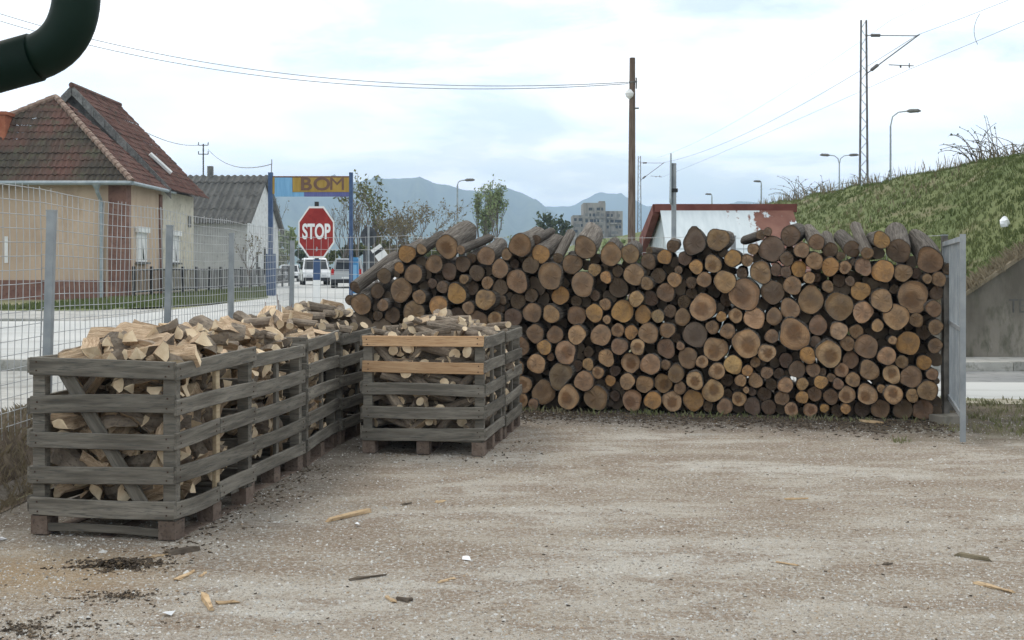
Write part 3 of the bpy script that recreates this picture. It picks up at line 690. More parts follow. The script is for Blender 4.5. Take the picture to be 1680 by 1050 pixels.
# ------------------------------------------------------------------ firewood
def wedge_mesh(seed):
    """split billet: bark on its outside, split faces inside, along local y, length 1 (-.5...5)"""
    rg = random.Random(seed); ang = rg.choice((.9, 1.2, 1.6, 2.2)); n = 4; rad = rg.uniform(.075,.105)
    cut = rg.uniform(0, .03); prof = [(cut*math.cos(ang/2)*.5, 0)] if cut < .012 else [(cut, -cut*.5), (cut, cut*.5)]
    arc = [(rad*math.cos(-ang/2 + ang*k/n)*rg.uniform(.96,1.04), rad*math.sin(-ang/2 + ang*k/n)) for k in range(n+1)]
    poly = prof + arc if len(prof) == 1 else [prof[0]] + arc + [prof[1]]
    cx = sum(p[0] for p in poly)/len(poly); poly = [(p[0]-cx, p[1]) for p in poly]; N_ = len(poly)
    vs = []; rows = [-.5, -.32, -.1, .12, .33, .5]; L = rg.uniform(.22,.285); tw = rg.uniform(-.25,.25); bd = rg.uniform(-.02,.02); NR = len(rows)-1
    for k, y in enumerate(rows):
        ox, oz, sk = rg.uniform(-.006,.006) + bd*math.cos(y*3.1), rg.uniform(-.006,.006), rg.uniform(.86,1.08)
        ca, sa = math.cos(tw*y), math.sin(tw*y)
        for (x, z) in poly:
            x2, z2 = x*ca - z*sa, x*sa + z*ca
            vs.append((x2*sk+ox+rg.uniform(-.005,.005), (y + (rg.uniform(-.05,.05) if k in (0,NR) else 0))*L, z2*sk+oz+rg.uniform(-.005,.005)))
    fs = []; mi = []
    nb = len(prof)
    for k in range(NR):
        for i in range(N_):
            j = (i+1) % N_; fs.append((k*N_+i, k*N_+j, (k+1)*N_+j, (k+1)*N_+i))
            in_arc = (1 <= i < 1+n)
            mi.append(1 if in_arc else 0)
    fs += [tuple(range(N_-1,-1,-1)), tuple(range(NR*N_, (NR+1)*N_))]; mi += [2, 2]
    mb = MB(); mb.add(vs, fs); mb.m = mi
    return mb
def round_mesh(seed):
    rg = random.Random(seed); n = 9; L = rg.uniform(.27,.34); rad = rg.uniform(.028,.052); vs = []; bend = rg.uniform(-.012,.012)
    for k, y in enumerate((-.5,-.15,.2,.5)):
        for i in range(n):
            t = 6.2832*i/n; r = rad*(1 + .07*math.cos(2*t+seed))*(1-.06*k); vs.append((r*math.cos(t)+bend*math.sin((y+.5)*3.14), (y + (.05*math.cos(t+seed) if k in (0,3) else 0))*L, r*math.sin(t)))
    fs = []; mi = []
    for k in range(3):
        for i in range(n): j = (i+1) % n; fs.append((k*n+i, k*n+j, (k+1)*n+j, (k+1)*n+i)); mi.append(1)
    fs += [tuple(range(n-1,-1,-1)), tuple(range(3*n, 4*n))]; mi += [2, 2]
    mb = MB(); mb.add(vs, fs); mb.m = mi
    return mb
WMB = [wedge_mesh(i) for i in range(10)]; RMB = [round_mesh(i) for i in range(8)]
WM = [m.mesh('split_billet', [m_split, m_bark2, m_end]) for m in WMB]; RM = [m.mesh('round_stick', [m_split, m_bark2, m_end]) for m in RMB]
def heap_z(x, y, w, d, top, rise):
    ex = min(x + w, -x) / (w/2); ey = min(y, d-y) / (d/2)
    return top + rise * min(1, 1.6*ex) * min(1, 1.6*ey)
pieces = 0
def piece(c, pos, rot, kind, label, group):
    global pieces
    me = rng.choice(RM if kind == 'r' else WM)
    o = bpy.data.objects.new('round_stick' if kind == 'r' else 'split_billet', me); COL.objects.link(o)
    o.matrix_world = Matrix.Translation(c.location) @ Matrix.Rotation(c.rotation_euler.z, 4, 'Z') @ Matrix.Translation(pos) @ rot
    k = rng.uniform(.92,1.12); o.scale = (k, k, k)
    tag(o, label, 'firewood', group); pieces += 1
def rnd_rot(mode):
    yaw = rng.uniform(0, 6.283); roll = rng.uniform(0, 6.283)
    if mode == 'top': pitch = rng.uniform(-.35,.35)
    elif mode == 'out': yaw = rng.uniform(-.6,.6); pitch = rng.uniform(-.3,.3)
    else: yaw = 1.57 + rng.uniform(-.5,.5); pitch = rng.uniform(-1.0,1.0)
    return Matrix.Rotation(yaw, 4, 'Z') @ Matrix.Rotation(pitch, 4, 'X') @ Matrix.Rotation(roll, 4, 'Y')
SIDE = Matrix.Rotation(R(-90), 4, 'Z')
def fill(c, w, d, h, kind, name, n_top, rise, fr, sd, mixk=.0):
    grp = f'firewood in {name}'
    def kk(): return ('r' if kind == 'w' else 'w') if rng.random() < mixk else kind
    kn = {'w':'billet', 'r':'stick'}
    # heap
    for i in range(n_top):
        x, y = rng.uniform(-w+.10, -.10), rng.uniform(.10, d-.10)
        k = kk(); z = heap_z(x, y, w, d, h-.035, rise) + rng.uniform(-.03,.03)
        tone = 'pale split' if k == 'w' else 'round'
        rt = rnd_rot('top'); av = rt.to_3x3() @ Vector((0,1,0)); lie = 'crosswise' if abs(av.x) > .88 else 'lengthwise' if abs(av.y) > .88 else 'slanting down' if abs(av.z) > .28 else 'askew'
        piece(c, (x, y, z), rt, k, f'{kn[k]} heaped on {name}, {"fence" if x < -w/2 else "yard"} side, {("near end", "middle", "log stack end")[min(2, int(3*y/d))]}, lying {lie}', grp)
    # behind the front slats and behind the side slats
    for (nx, nz, side) in ((*fr, 0), (*sd, 1)):
        for a in range(nx):
            for b in range(nz):
                k = kk(); u = (a+.5+rng.uniform(-.25,.25))/max(1,nx); z = .20 + (h-.27)*(b+.5+rng.uniform(-.25,.25))/max(1,nz)
                mode = 'out' if rng.random() < (.45 if kind == 'w' else .35) else 'flat'; dep = rng.uniform(.19,.23) if mode == 'out' else (rng.uniform(.12,.16) if kind == 'w' else rng.uniform(.065,.09))
                if side == 0: pos = (-w + .1 + (w-.2)*u, dep+.02, z); rot = rnd_rot(mode)
                else: pos = (-dep-.02, .1 + (d-.2)*u, z); rot = SIDE @ rnd_rot(mode)
                piece(c, pos, rot, k, f'{kn[k]} in the {("lowest", "second lowest", "middle", "second highest", "highest", "highest")[min(5, int((z-.05)/.21))]} slat gap, {("end", "side")[side]} of {name}, {"sawn end" if mode == "out" else "flank"} outwards', grp)
    # what lies deeper in, packed too tight to tell apart
    mb = MB(); src = WMB if kind == 'w' else RMB
    nn = 210 if kind == 'w' else 420
    for i in range(nn):
        x, y = rng.uniform(-w+.14, -.14), rng.uniform(.14, d-.14)
        zt = heap_z(x, y, w, d, h-.09, rise*.75); z = rng.uniform(.22, zt)
        M = Matrix.Translation((x, y, z)) @ (rnd_rot('top') if rng.random() < .6 else rnd_rot('flat')); s_ = rng.choice(src)
        o = len(mb.v); mb.v += [tuple(M @ Vector(p)) for p in s_.v]; mb.f += [tuple(q+o for q in f) for f in s_.f]; mb.m += s_.m
    o = mb.build('firewood_fill', [m_split, m_bark2, m_end]); o.matrix_world = Matrix.Translation(c.location) @ Matrix.Rotation(c.rotation_euler.z, 4, 'Z')
    tag(o, f'firewood packed inside {name}', 'firewood', kind='stuff')
fill(CR[0], .95, 1.14, 1.09, 'w', 'the diagonally braced crate', 54, .14, (5,6), (5,6))
fill(CR[1], .97, 1.12, 1.07, 'w', 'the second fence crate', 26, .14, (0,0), (5,6), .12)
fill(CR[2], .97, 1.12, 1.06, 'w', 'the third fence crate', 24, .18, (0,0), (3,4), .4)
fill(CR[3], .97, 1.12, 1.07, 'r', 'the fourth fence crate', 30, .22, (0,0), (2,4), .1)
fill(CR[4], 1.09, .95, 1.05, 'r', 'the orange boarded crate', 34, .12, (6,6), (3,4), .12)
fill(CR[5], 1.09, .95, 1.05, 'r', 'the log stack crate', 18, .12, (0,0), (1,3), .1)
print('FIREWOOD', pieces)
# ------------------------------------------------------------------ wire fences and the gate
m_galv = noisy('galvanised_steel', (.25,.275,.29), (.35,.37,.38), 5, rough=.55, bump=.05, rnd=.08, metal=.25)
m_wire = plain('fence_wire', (.42,.43,.43), .5, .1)
m_rustpost = noisy('weathered_post', (.10,.095,.085), (.18,.165,.145), 9, rough=.9, bump=.4, rnd=.1)
def mesh_panel(parent, A, B, z0a, z0b, ztop, sx=.11, sz=.105, r=.0031, sag=.0):
    A, B = Vector((A[0],A[1],0)), Vector((B[0],B[1],0)); L = (B-A).length; mb = MB(); rg = random.Random(int(L*997)); d = (B-A).normalized(); out = Vector((-d.y, d.x, 0))
    def P(s, z): return A + d*s + out*(.012*math.sin(s*2.3+z*3)) + Vector((0,0,z + .012*math.sin(s*1.7+z)))
    n = int(L/sx)
    for i in range(n+1):
        s = L*i/n; z0 = lerp(z0a, z0b, s/L); lean = rg.uniform(-.006,.006)
        zs = frange(z0, ztop+rg.uniform(-.004,.03), .5)
        mb.tube([P(s+lean*(z-z0), z) for z in zs], r, 4, cap=False)
    m = int((ztop-min(z0a,z0b))/sz)
    for k in range(m+1):
        z = ztop - k*sz
        pts = [s for s in frange(0, L, .5) if z >= lerp(z0a, z0b, s/L) - .02]
        if len(pts) > 1: mb.tube([P(s, z) for s in pts], r, 4, cap=False)
    return mb.build('mesh_panel', m_wire, parent)
def fpost(parent, x, y, z0, z1, lean=(0,0), a=.03, mat=None):
    mb = MB(); v = []
    for (z, k) in ((z0-.25, -.15), (z1, 1)):
        for (sx, sy) in ((-1,-1),(1,-1),(1,1),(-1,1)): v.append((x+sx*a+lean[0]*k, y+sy*a+lean[1]*k, z))
    mb.add(v, [(0,3,2,1),(4,5,6,7),(0,1,5,4),(1,2,6,5),(2,3,7,6),(3,0,4,7)])
    o = mb.build('post', mat or m_galv, parent)
    mc = MB(); mc.box(x-a-.004+lean[0], x+a+.004+lean[0], y-a-.004, y+a+.004, z1, z1+.012); mc.build('cap', m_galv, o)
    return o
fl = thing('wire_fence', 'galvanised wire mesh fence along the bank beside the firewood crates', 'fence')
FX = -3.7; YS = [3.2, 5.9, 8.76, 11.8, 14.5, 18.5]
for k, y in enumerate(YS): fpost(fl, FX, y, G(FX, y), 2.10, (.05 if k == 2 else .045 if k == 3 else .02, 0), .03 if k < 5 else .035)
for a, b in zip(YS[:-1], YS[1:]): mesh_panel(fl, (FX-.04, a), (FX-.04, b), G(FX-.04,a)+.02, G(FX-.04,b)+.02, 2.27)
fb = thing('wire_fence', 'galvanised wire mesh fence running behind the log stack', 'fence')
NB = 4
for k in range(1, NB+1):
    t = k/NB; x, y = lerp(FA.x, FB.x, t), lerp(FA.y, FB.y, t)
    fpost(fb, x, y, G(x,y)-.05, 2.06 if k < NB else 2.03, (0,0), .03, m_rustpost if k == NB else None)
for k in range(NB):
    t0, t1 = k/NB, (k+1)/NB; p0 = (lerp(FA.x,FB.x,t0), lerp(FA.y,FB.y,t0)+.04); p1 = (lerp(FA.x,FB.x,t1), lerp(FA.y,FB.y,t1)+.04)
    mesh_panel(fb, p0, p1, G(*p0)+.02, G(*p1)+.02, lerp(2.2,2.03,t1), .16, .2)
# steel gate leaf standing open beside the log stack
g = thing('yard_gate', 'open grey steel gate leaf with upright bars beside the log stack', 'gate', (0,0,0))
gA = px(1580, 735, 10.35); gA.z = 0; gB = Vector((4.98, 12.72, 0)); gd = (gB-gA).normalized(); gL = (gB-gA).length; gn = Vector((-gd.y, gd.x, 0))
def gbar(name, s0, s1, z0, z1, t, mat=m_galv):
    M = basis(gA + gd*s0 + Vector((0,0,z0)), gd, gn, Vector((0,0,1))); mb = MB(); mb.box(0, s1-s0, -t/2, t/2, 0, z1-z0); return mb.build(name, mat, g, M=M)
gbar('frame_stile', 0, .055, .02, 1.97, .05); gbar('frame_stile', gL-.055, gL, .08, 1.95, .05)
gbar('frame_rail', .055, gL-.055, 1.90, 1.95, .045); gbar('frame_rail', .055, gL-.055, .24, .29, .045); gbar('frame_rail', .055, gL-.055, 1.05, 1.09, .03)
for k in range(1, 17): s = gL*k/17; gbar('bar', s-.011, s+.011, .22, 1.93, .02)
gbar('hinge', gL, gL+.06, .45, .52, .03, m_rustpost); gbar('hinge', gL, gL+.06, 1.65, 1.72, .03, m_rustpost)
mb = MB(); mb.box(-.05,.05,-.05,.05,-.2,1.98); gp = mb.build('gate_post', m_rustpost, g, M=Matrix.Translation((FB.x+.02, FB.y-.12, 0)))
mb = MB(); mb.box(-.03,.03,-.03,.03,-.2,1.55); sp_ = mb.build('stake', m_rustpost); sp_.location = (PR.x+.17, PR.y+.08, 0); tag(sp_, 'dark upright stake holding the end of the log stack', 'stake')
mb = MB(); mb.box(-.16,.16,-.11,.11,-.03,.09); bl = mb.build('concrete_block', m_concrete); bl.location = (PR.x+.12, PR.y-.12, 0); bl.rotation_euler.z = .3; tag(bl, 'small concrete block at the foot of the log stack beside the gate', 'block')

# ------------------------------------------------------------------ green downpipe close to the camera
m_pipe = noisy('green_paint', (.004,.014,.010), (.008,.021,.015), 4, rough=.5, bump=.03, rnd=0); m_pipe.node_tree.nodes['Principled BSDF'].inputs['Specular IOR Level'].default_value = .12
pp = thing('downpipe', 'dark green drainpipe elbow hanging in from the roof eave', 'pipe', (0,0,0))
D = 2.3
def arc(c, p0, p1, n=9):
    return [(Vector(p0)*(1-t)**2 + Vector(c)*2*t*(1-t) + Vector(p1)*t*t) for t in [i/n for i in range(n+1)]]
up0 = px(128, -300, D); up1 = px(126, -8, D); cor = px(122, 74, D); lf = px(58, 94, D); lf2 = px(-150, 152, D)
mb = MB(); mb.tube([up0, up1] + arc(cor, up1, lf, 10)[1:], .0475, 28); mb.build('elbow', m_pipe, pp, True)
mb = MB(); mb.tube([lf, lf2], .0505, 28); mb.build('pipe_length', m_pipe, pp, True)
lf3 = lf2 + Vector((-.12, 0, -.20)); lf4 = Vector((lf3.x, lf3.y, 0.0))
mb = MB(); mb.tube(arc(lf2 + (lf2-lf).normalized()*.12, lf2, lf3, 6) + [lf4], .0475, 20); mb.build('lower_pipe', m_pipe, pp, True)
mb = MB(); mb.box(up0.x-2.2, up0.x+2.6, D-.08, D+.08, up0.z-.02, up0.z+.10); mb.build('gutter', m_pipe, pp)

# ------------------------------------------------------------------ house with the red tiled roof
m_beige = noisy('beige_render', (.46,.35,.255), (.57,.44,.325), .35, stretch=(1,1,.5), rnd=0, bump=.25, bscale=30, c3=(.44,.33,.24))
m_cream = noisy('cream_render', (.50,.46,.37), (.60,.56,.46), 1.0, rnd=0, bump=.15, bscale=30, c3=(.40,.37,.30))
m_brown = noisy('brown_plinth', (.16,.085,.065), (.23,.13,.10), 2, rnd=.1, bump=.3, c3=(.13,.07,.055))
m_tile = noisy('roof_tile', (.085,.04,.032), (.14,.075,.06), 1.1, kind='World', rnd=0, bump=.4, bscale=12, c3=(.06,.052,.04), lo=.3, hi=.6)
m_moss = noisy('mossy_tile', (.065,.055,.042), (.135,.072,.056), .55, kind='World', rnd=0, bump=.5, bscale=10, c3=(.095,.09,.06), lo=.4, hi=.64)
m_fibre = noisy('fibre_cement', (.07,.07,.066), (.125,.125,.118), 1.1, rnd=0, bump=.4, bscale=14, c3=(.07,.07,.065))
m_white = noisy('white_paint', (.66,.67,.66), (.76,.76,.74), 3, rnd=0, bump=.05)
m_glass = noisy('window_glass', (.02,.025,.03), (.05,.055,.06), 2, rough=.12, bump=0, rnd=0)
m_brick = noisy('brick_red', (.27,.09,.05), (.36,.14,.08), 5, rnd=.1, bump=.5)
m_zinc = noisy('zinc', (.26,.31,.33), (.36,.40,.42), 4, rough=.5, metal=.3, bump=.05, rnd=0)
m_board = noisy('verge_board', (.11,.11,.105), (.20,.20,.19), 4, stretch=(1,1,1), rnd=.15, bump=.3, c3=(.26,.26,.25))
def roof_plane(parent, name, mat, P0, U, V, ulen, vfun, wave=.22, amp=.03, course=.36, step=.035):
    """roof covering laid in courses from the eave P0 (U along the eave, V up the slope); vfun(u)->(v0,v1). pantile rolls along U, steps along V."""
    U, V = Vector(U).normalized(), Vector(V).normalized(); Nn = U.cross(V).normalized()
    if Nn.z < 0: Nn = -Nn
    mb = MB(); nu = int(ulen/(wave/4)); us = [ulen*i/nu for i in range(nu+1)]
    vmax = max(vfun(u)[1] for u in us); nc = int(vmax/course)+1
    rg = random.Random(int(ulen*100))
    for k in range(nc):
        va, vb = k*course, min((k+1)*course, vmax); idx = {}
        sagk = rg.uniform(-.012,.012); off = [rg.uniform(-.014,.014)+sagk for _ in us]
        for i in range(nu):
            um = (us[i]+us[i+1])/2; lo, hi = vfun(um)
            if va >= hi - .05 or vb <= lo + .02: continue
            a, b = max(va, lo), min(vb, hi)
            q = []
            for (ii, v_, lift) in ((i, a, step), (i+1, a, step), (i+1, b, 0), (i, b, 0)):
                w = amp*math.sin(us[ii]/wave*6.2832) + off[ii]
                q.append(P0 + U*us[ii] + V*v_ + Nn*(w+lift+.02))
            e = [q[0] - Nn*step*1.1, q[1] - Nn*step*1.1]
            o = len(mb.v); mb.v += [tuple(p) for p in q+e]; mb.f += [(o,o+1,o+2,o+3),(o+4,o+5,o+1,o)]; mb.m += [0,0]
    return mb.build(name, mat, parent)
SG = .5   # street level by the houses
hs = thing('tiled_house', 'beige house with mossy red tiled hip roof and brown plinth', 'house', (-14.6, 41.7, SG))
def hp(x, y, z): return Vector((x+14.6, y-41.7, z-SG))
EV = 4.9
mb = MB(); mb.box(-9.9, 0, 0, 4.3, -.6, EV-SG); mb.build('wall', m_beige, hs)
mb = MB(); mb.box(-9.95, -.75, -.05, 0, -.4, .70); mb.build('plinth', m_brown, hs)
mb = MB(); mb.box(-.62, .05, -.06, 0, -.4, EV-SG); mb.box(0, .05, 0, .5, -.4, EV-SG); mb.build('corner_pilaster', m_brown, hs)
mb = MB(); mb.box(0, .05, 3.95, 4.3, -.4, EV-SG-.2); mb.build('corner_pilaster', m_brown, hs)
mb = MB(); mb.box(-7.5, -.02, 4.3, 9.0, -.6, EV-SG); mb.build('rear_wall', m_cream, hs)
mb = MB(); mb.prism([(-7.5,EV-SG),(-.02,EV-SG),(-3.6,9.05-SG-.15),(-3.75,9.05-SG-.15)], 'y', 4.32, 8.98); mb.build('gable', m_board, hs)
# hip roof of the front part
AP = hp(-18.1, 43.8, 8.4); e = EV - SG - .05
c_fl, c_fr = Vector((-10.2, -.45, e)), Vector((.4, -.45, e)); c_br = Vector((.4, 4.75, e)); c_bl = Vector((-10.2, 4.75, e))
def hip_face(name, A, B, T, mat):
    U = (B-A); ul = U.length; U.normalize(); V = (T-A); V = V - U*V.dot(U); vl = V.length; V.normalize(); tu = (T-A).dot(U)
    def vf(u): return (0, vl * (u/tu if u < tu else (ul-u)/(ul-tu)))
    return roof_plane(hs, name, mat, A, U, V, ul, vf)
hip_face('roof', c_fl, c_fr, AP, m_moss); hip_face('roof', c_fr, c_br, AP + Vector((0,.9,0)), m_tile); hip_face('roof', c_bl, c_fl, AP + Vector((0,.2,0)), m_moss)
mb = MB(); 
for (a, b) in ((c_fl, AP), (c_fr, AP)):
    mb = MB(); pts = [a.lerp(b, t) + Vector((0,0,.06)) for t in frange(0,1,.045)]
    for p, q in zip(pts[:-1], pts[1:]): mb.tube([p, p.lerp(q, 1.08)], [.13,.10], 7)
    mb.build('ridge_tiles', noisy('ridge_cap', (.20,.13,.10), (.33,.25,.20), 5, rnd=0, bump=.4), hs)
# higher gabled roof behind, its verge boards towards the street corner
RD0, RD1 = hp(-18.15, 45.6, 9.15), hp(-18.15, 51.1, 9.15); ER0 = hp(-14.05, 45.6, 4.85); EL0 = hp(-22.3, 45.6, 4.85)
Vr = (RD0-ER0); vl = Vr.length
roof_plane(hs, 'roof', m_tile, ER0, (0,1,0), Vr, 5.5, lambda u: (0, vl))
Vl = (RD0-EL0); roof_plane(hs, 'roof', m_tile, EL0, (0,1,0), Vl, 5.5, lambda u: (0, Vl.length))
for (P, Q) in ((ER0, RD0), (EL0, RD0)):
    nbd = 9
    for k in range(nbd):
        a, b = P.lerp(Q, (k+.03)/nbd), P.lerp(Q, (k+.97)/nbd); dz = Vector((0,0,-.42)); dy = Vector((0,-.05,0))
        mb = MB(); v = [a, b, b+dz, a+dz]; v = [p + Vector((0,-.02,.06)) for p in v]; mb.add(v + [p+dy for p in v], [(0,1,2,3),(7,6,5,4),(0,4,5,1),(1,5,6,2),(2,6,7,3),(3,7,4,0)]); mb.build('verge_board', m_board, hs)
mb = MB(); mb.tube([RD0+Vector((0,-.1,.05)), RD1+Vector((0,0,.05))], .12, 8); mb.build('ridge_tiles', m_tile, hs)
# skylight frame flashing on the street slope
pa = ER0.lerp(RD0, .36) + Vector((.12, 1.4, .12)); pb = ER0.lerp(RD0, .18) + Vector((.12, 1.9, .12))
mb = MB(); mb.tube([pa, pb], .1, 6); mb.build('flashing', m_white, hs)
# gutters and downpipe
mb = MB(); mb.tube([c_fl+Vector((0,-.06,-.02)), c_fr+Vector((0,-.06,-.02))], .085, 8); mb.tube([c_fr+Vector((.03,0,-.02)), c_br+Vector((.03,0,-.02))], .075, 8); mb.build('gutter', m_zinc, hs)
mb = MB(); mb.tube([Vector((-.9,-.5,e-.08)), Vector((-.9,-.42,e-.35)), Vector((-.85,-.14,e-.7)), Vector((-.85,-.14,-.1))], .075, 8); mb.tube([Vector((-.9,-.5,e-.02)), Vector((-.9,-.48,e-.24))], [.2,.09], 8); mb.build('downpipe', m_zinc, hs)
def window(parent, x, y0, y1, z0, z1, ajar=.35):
    """window in a wall that faces +x"""
    wd = MB(); fr = .07
    wd.box(x-.02, x+.05, y0, y0+fr, z0, z1); wd.box(x-.02, x+.05, y1-fr, y1, z0, z1); wd.box(x-.02, x+.05, y0+fr, y1-fr, z0, z0+fr); wd.box(x-.02, x+.05, y0+fr, y1-fr, z1-fr, z1); wd.box(x-.02, x+.05, (y0+y1)/2-.03, (y0+y1)/2+.03, z0+fr, z1-fr)
    w = wd.build('window', m_white, parent)
    p = MB(); p.box(x-.01, x+.012, y0+fr, y1-fr, z0+fr, z1-fr); p.build('pane', m_glass, w)
    s = MB(); s.box(x, x+.14, y0-.1, y1+.1, z1, z1+.22); s.build('shutter_box', m_white, w)
    s = MB(); s.box(x, x+.16, y0-.1, y1+.1, z0-.09, z0-.01); s.build('sill', m_board, w)
    c = MB(); ym = (y0+y1)/2
    for (ya, yb, yc) in ((y0+fr, ym-.02, y0+fr+.18), (ym+.02, y1-fr, y1-fr-.16)):
        c.add([(x+.02, ya, z1-fr), (x+.02, yb, z1-fr), (x+.02, yb if ya < ym and yb < ym else yc+.3, z0+fr), (x+.02, ya if ya < ym else yc, z0+fr)], [(0,1,2,3)])
    c.build('curtain', m_white, w)
window(hs, .02, 1.15, 2.3, 1.40, 2.55); window(hs, 0.0, 5.5, 6.6, 1.40, 2.55)
mb = MB(); mb.box(-.01, .03, 8.1, 8.5, 3.0, 3.5); mb.build('vent', m_board, hs)
mb = MB(); mb.box(-4.55, -4.42, -.03, -.012, 1.35, 2.35); pt_ = mb.build('render_patch', m_white, hs)
ch = px(2, 230, 42.8); mb = MB(); mb.box(ch.x+14.6-.45, ch.x+14.6+.3, .8, 1.5, 4.6-SG+.6, 7.55-SG); chim = mb.build('chimney', m_brick, hs)
mb = MB(); mb.box(ch.x+14.6-.52, ch.x+14.6+.37, .73, 1.57, 7.55-SG, 7.68-SG); mb.build('chimney_cap', m_brick, chim)
mb = MB(); mb.box(ch.x+14.6-.5, ch.x+14.6+.5, .6, .82, 5.5-SG, 5.85-SG); mb.build('flashing', m_zinc, chim)

# ------------------------------------------------------------------ low white house with the corrugated roof
m_wgrey = noisy('grey_render', (.37,.37,.36), (.45,.45,.43), 1, rnd=0, bump=.15, c3=(.33,.33,.32))
m_wwhite = noisy('white_render', (.58,.60,.60), (.68,.69,.68), 1, rnd=0, bump=.15, c3=(.48,.48,.47))
h2 = thing('corrugated_roof_house', 'low white gabled house with grey corrugated roof and narrow windows', 'house', (-14.9, 62, SG))
W2, D2, E2, R2 = 9.0, 8.2, 3.75, 6.6
mb = MB(); mb.box(-W2, 0, 0, D2, -.6, E2); mb.build('wall', m_wgrey, h2)
mb = MB(); mb.prism([(0,-.5),(D2,-.5),(D2,E2),(D2/2,R2-.15),(0,E2)], 'x', .003, .05); gb = mb.build('gable_wall', m_wwhite, h2)
for (y, z0, z1) in ((2.3,.75,2.1),(4.3,.75,2.4),(6.2,.75,2.4)):
    mb = MB(); mb.box(.03,.075, y-.3, y+.3, z0, z1); wn = mb.build('window', m_board, gb); mb = MB(); mb.box(.06,.082, y-.2, y+.2, z0+.08, z1-.08); mb.build('pane', m_glass, wn)
V2 = Vector((0, D2/2+.3, R2-E2+.2)); v2l = V2.length
roof_plane(h2, 'roof', m_fibre, Vector((-W2,-.35,E2-.12)), (1,0,0), V2, W2+.35, lambda u: (0, v2l), .38, .06, 1.5, .03)
V3 = Vector((0, -D2/2-.3, R2-E2+.2))
roof_plane(h2, 'roof', m_fibre, Vector((-W2,D2+.35,E2-.12)), (1,0,0), V3, W2+.35, lambda u: (0, v2l), .38, .06, 1.5, .03)
mb = MB(); mb.prism([(D2/2,R2+.08),(D2+.5,E2-.2),(D2+.5,E2-.45),(D2/2,R2-.15)], 'x', .1, .34); mb.build('verge', m_board, h2)
mb = MB(); mb.box(-3.3,-3.0, D2/2-.15, D2/2+.15, R2-.2, R2+.65); mb.build('chimney', m_board, h2)

# iron railings along the grass verge
rl = thing('iron_railing', 'low black iron railing in front of the two houses', 'fence', (-14.25, 41.6, SG))
m_iron = plain('black_iron', (.035,.035,.035), .6)
mb = MB(); mb.box(-.02,.02,0,29,1.06,1.12); mb.build('rail', m_iron, rl)
mb = MB(); mb.box(-.02,.02,0,29,.22,.27); mb.build('rail', m_iron, rl)
mb = MB(); mb.box(-.05,.05,-.05,.05,-.3,1.22); pm = mb.mesh('post', m_iron); 
for k in range(15): o = link('post', pm, rl); o.location = (0, k*29/14, 0)
mb = MB(); 
for k in range(1, 232):
    if k % 8: mb.box(-.008,.008, k*.125-.008, k*.125+.008, .27, 1.06)
mb.build('bars', m_iron, rl)
for o in (sheet('grass_verge', m_bank, frange(-14.9, -9.3, .4), lambda x: [lerp(29.5 + max(0,(x+11.2))*4.0, max(42.0, min(74, -x/.2208)), j/30) for j in range(31)], .02),): pass

# ------------------------------------------------------------------ gantry sign, stop sign and road furniture
m_blue = noisy('blue_paint', (.04,.075,.16), (.065,.11,.21), 4, rnd=0, rough=.5, bump=.05)
m_lblue = noisy('light_blue_panel', (.16,.36,.58), (.22,.44,.66), 3, stretch=(4,1,.5), rnd=0, rough=.6, bump=.05)
m_ochre = noisy('ochre_panel', (.33,.215,.045), (.42,.28,.07), 3, stretch=(3,1,.5), rnd=0, rough=.6, bump=.05)
m_navy = noisy('navy_panel', (.09,.10,.25), (.14,.15,.33), 9, stretch=(6,1,.3), rnd=0, rough=.6, bump=.05)
m_brownletter = plain('brown_letters', (.16,.095,.07), .7)
GY = 46.0
ga = px(444, 290, GY); gb_ = px(576, 290, GY); zt = px(0, 283, GY).z; base = SG
gs = thing('gantry_sign', 'tall blue framed gateway sign with ochre board and brown letters', 'sign', (ga.x, GY, base))
wG = gb_.x - ga.x
for x, ww in ((0, .09), (wG, .075)):
    mb = MB(); mb.box(x-ww, x+ww, -ww, ww, -.2, zt-base); mb.build('post', m_blue, gs)
mb = MB(); mb.box(-.16,.20,-.14,.14,-.2, 1.75); mb.build('post_casing', m_blue, gs)
def gpx(x, y): p = px(x, y, GY); return p.x-ga.x, p.z-base
def gpan(name, x0, x1, y0, y1, mat, t=.06):
    a = gpx(x0, y1); b = gpx(x1, y0); mb = MB(); mb.box(a[0], b[0], -t, t-.005, a[1], b[1]); return mb.build(name, mat, gs)
pn = gpan('panel', 480.5, 574, 291.5, 315, m_ochre, .07); gpan('panel', 446.5, 451, 291, 318, m_ochre, .055); gpan('panel', 451.2, 480, 291.5, 322.5, m_lblue); gpan('panel', 480.2, 499, 315.3, 322.5, m_lblue, .05); gpan('panel', 499.2, 574, 315.3, 322.5, m_navy, .055)
gpan('top_rail', 446, 575, 289, 291.2, m_brown, .05)
for (ch_, cx_) in (('B',502.5),('O',528.5),('M',553.5)):
    me = text_mesh(ch_, .74, .006, 1.2, 0.0 if ch_ == 'M' else .016); me.materials.append(m_brownletter); q = gpx(cx_, 303)
    o = link('letter', me, pn); o.location = (q[0], -.083, q[1]); o.rotation_euler = (R(90),0,0)
mb = MB(); mb.tube([(0.03,0,zt-base),(.05,0,zt-base+.55)], .018, 6); mb.build('antenna', m_board, gs)
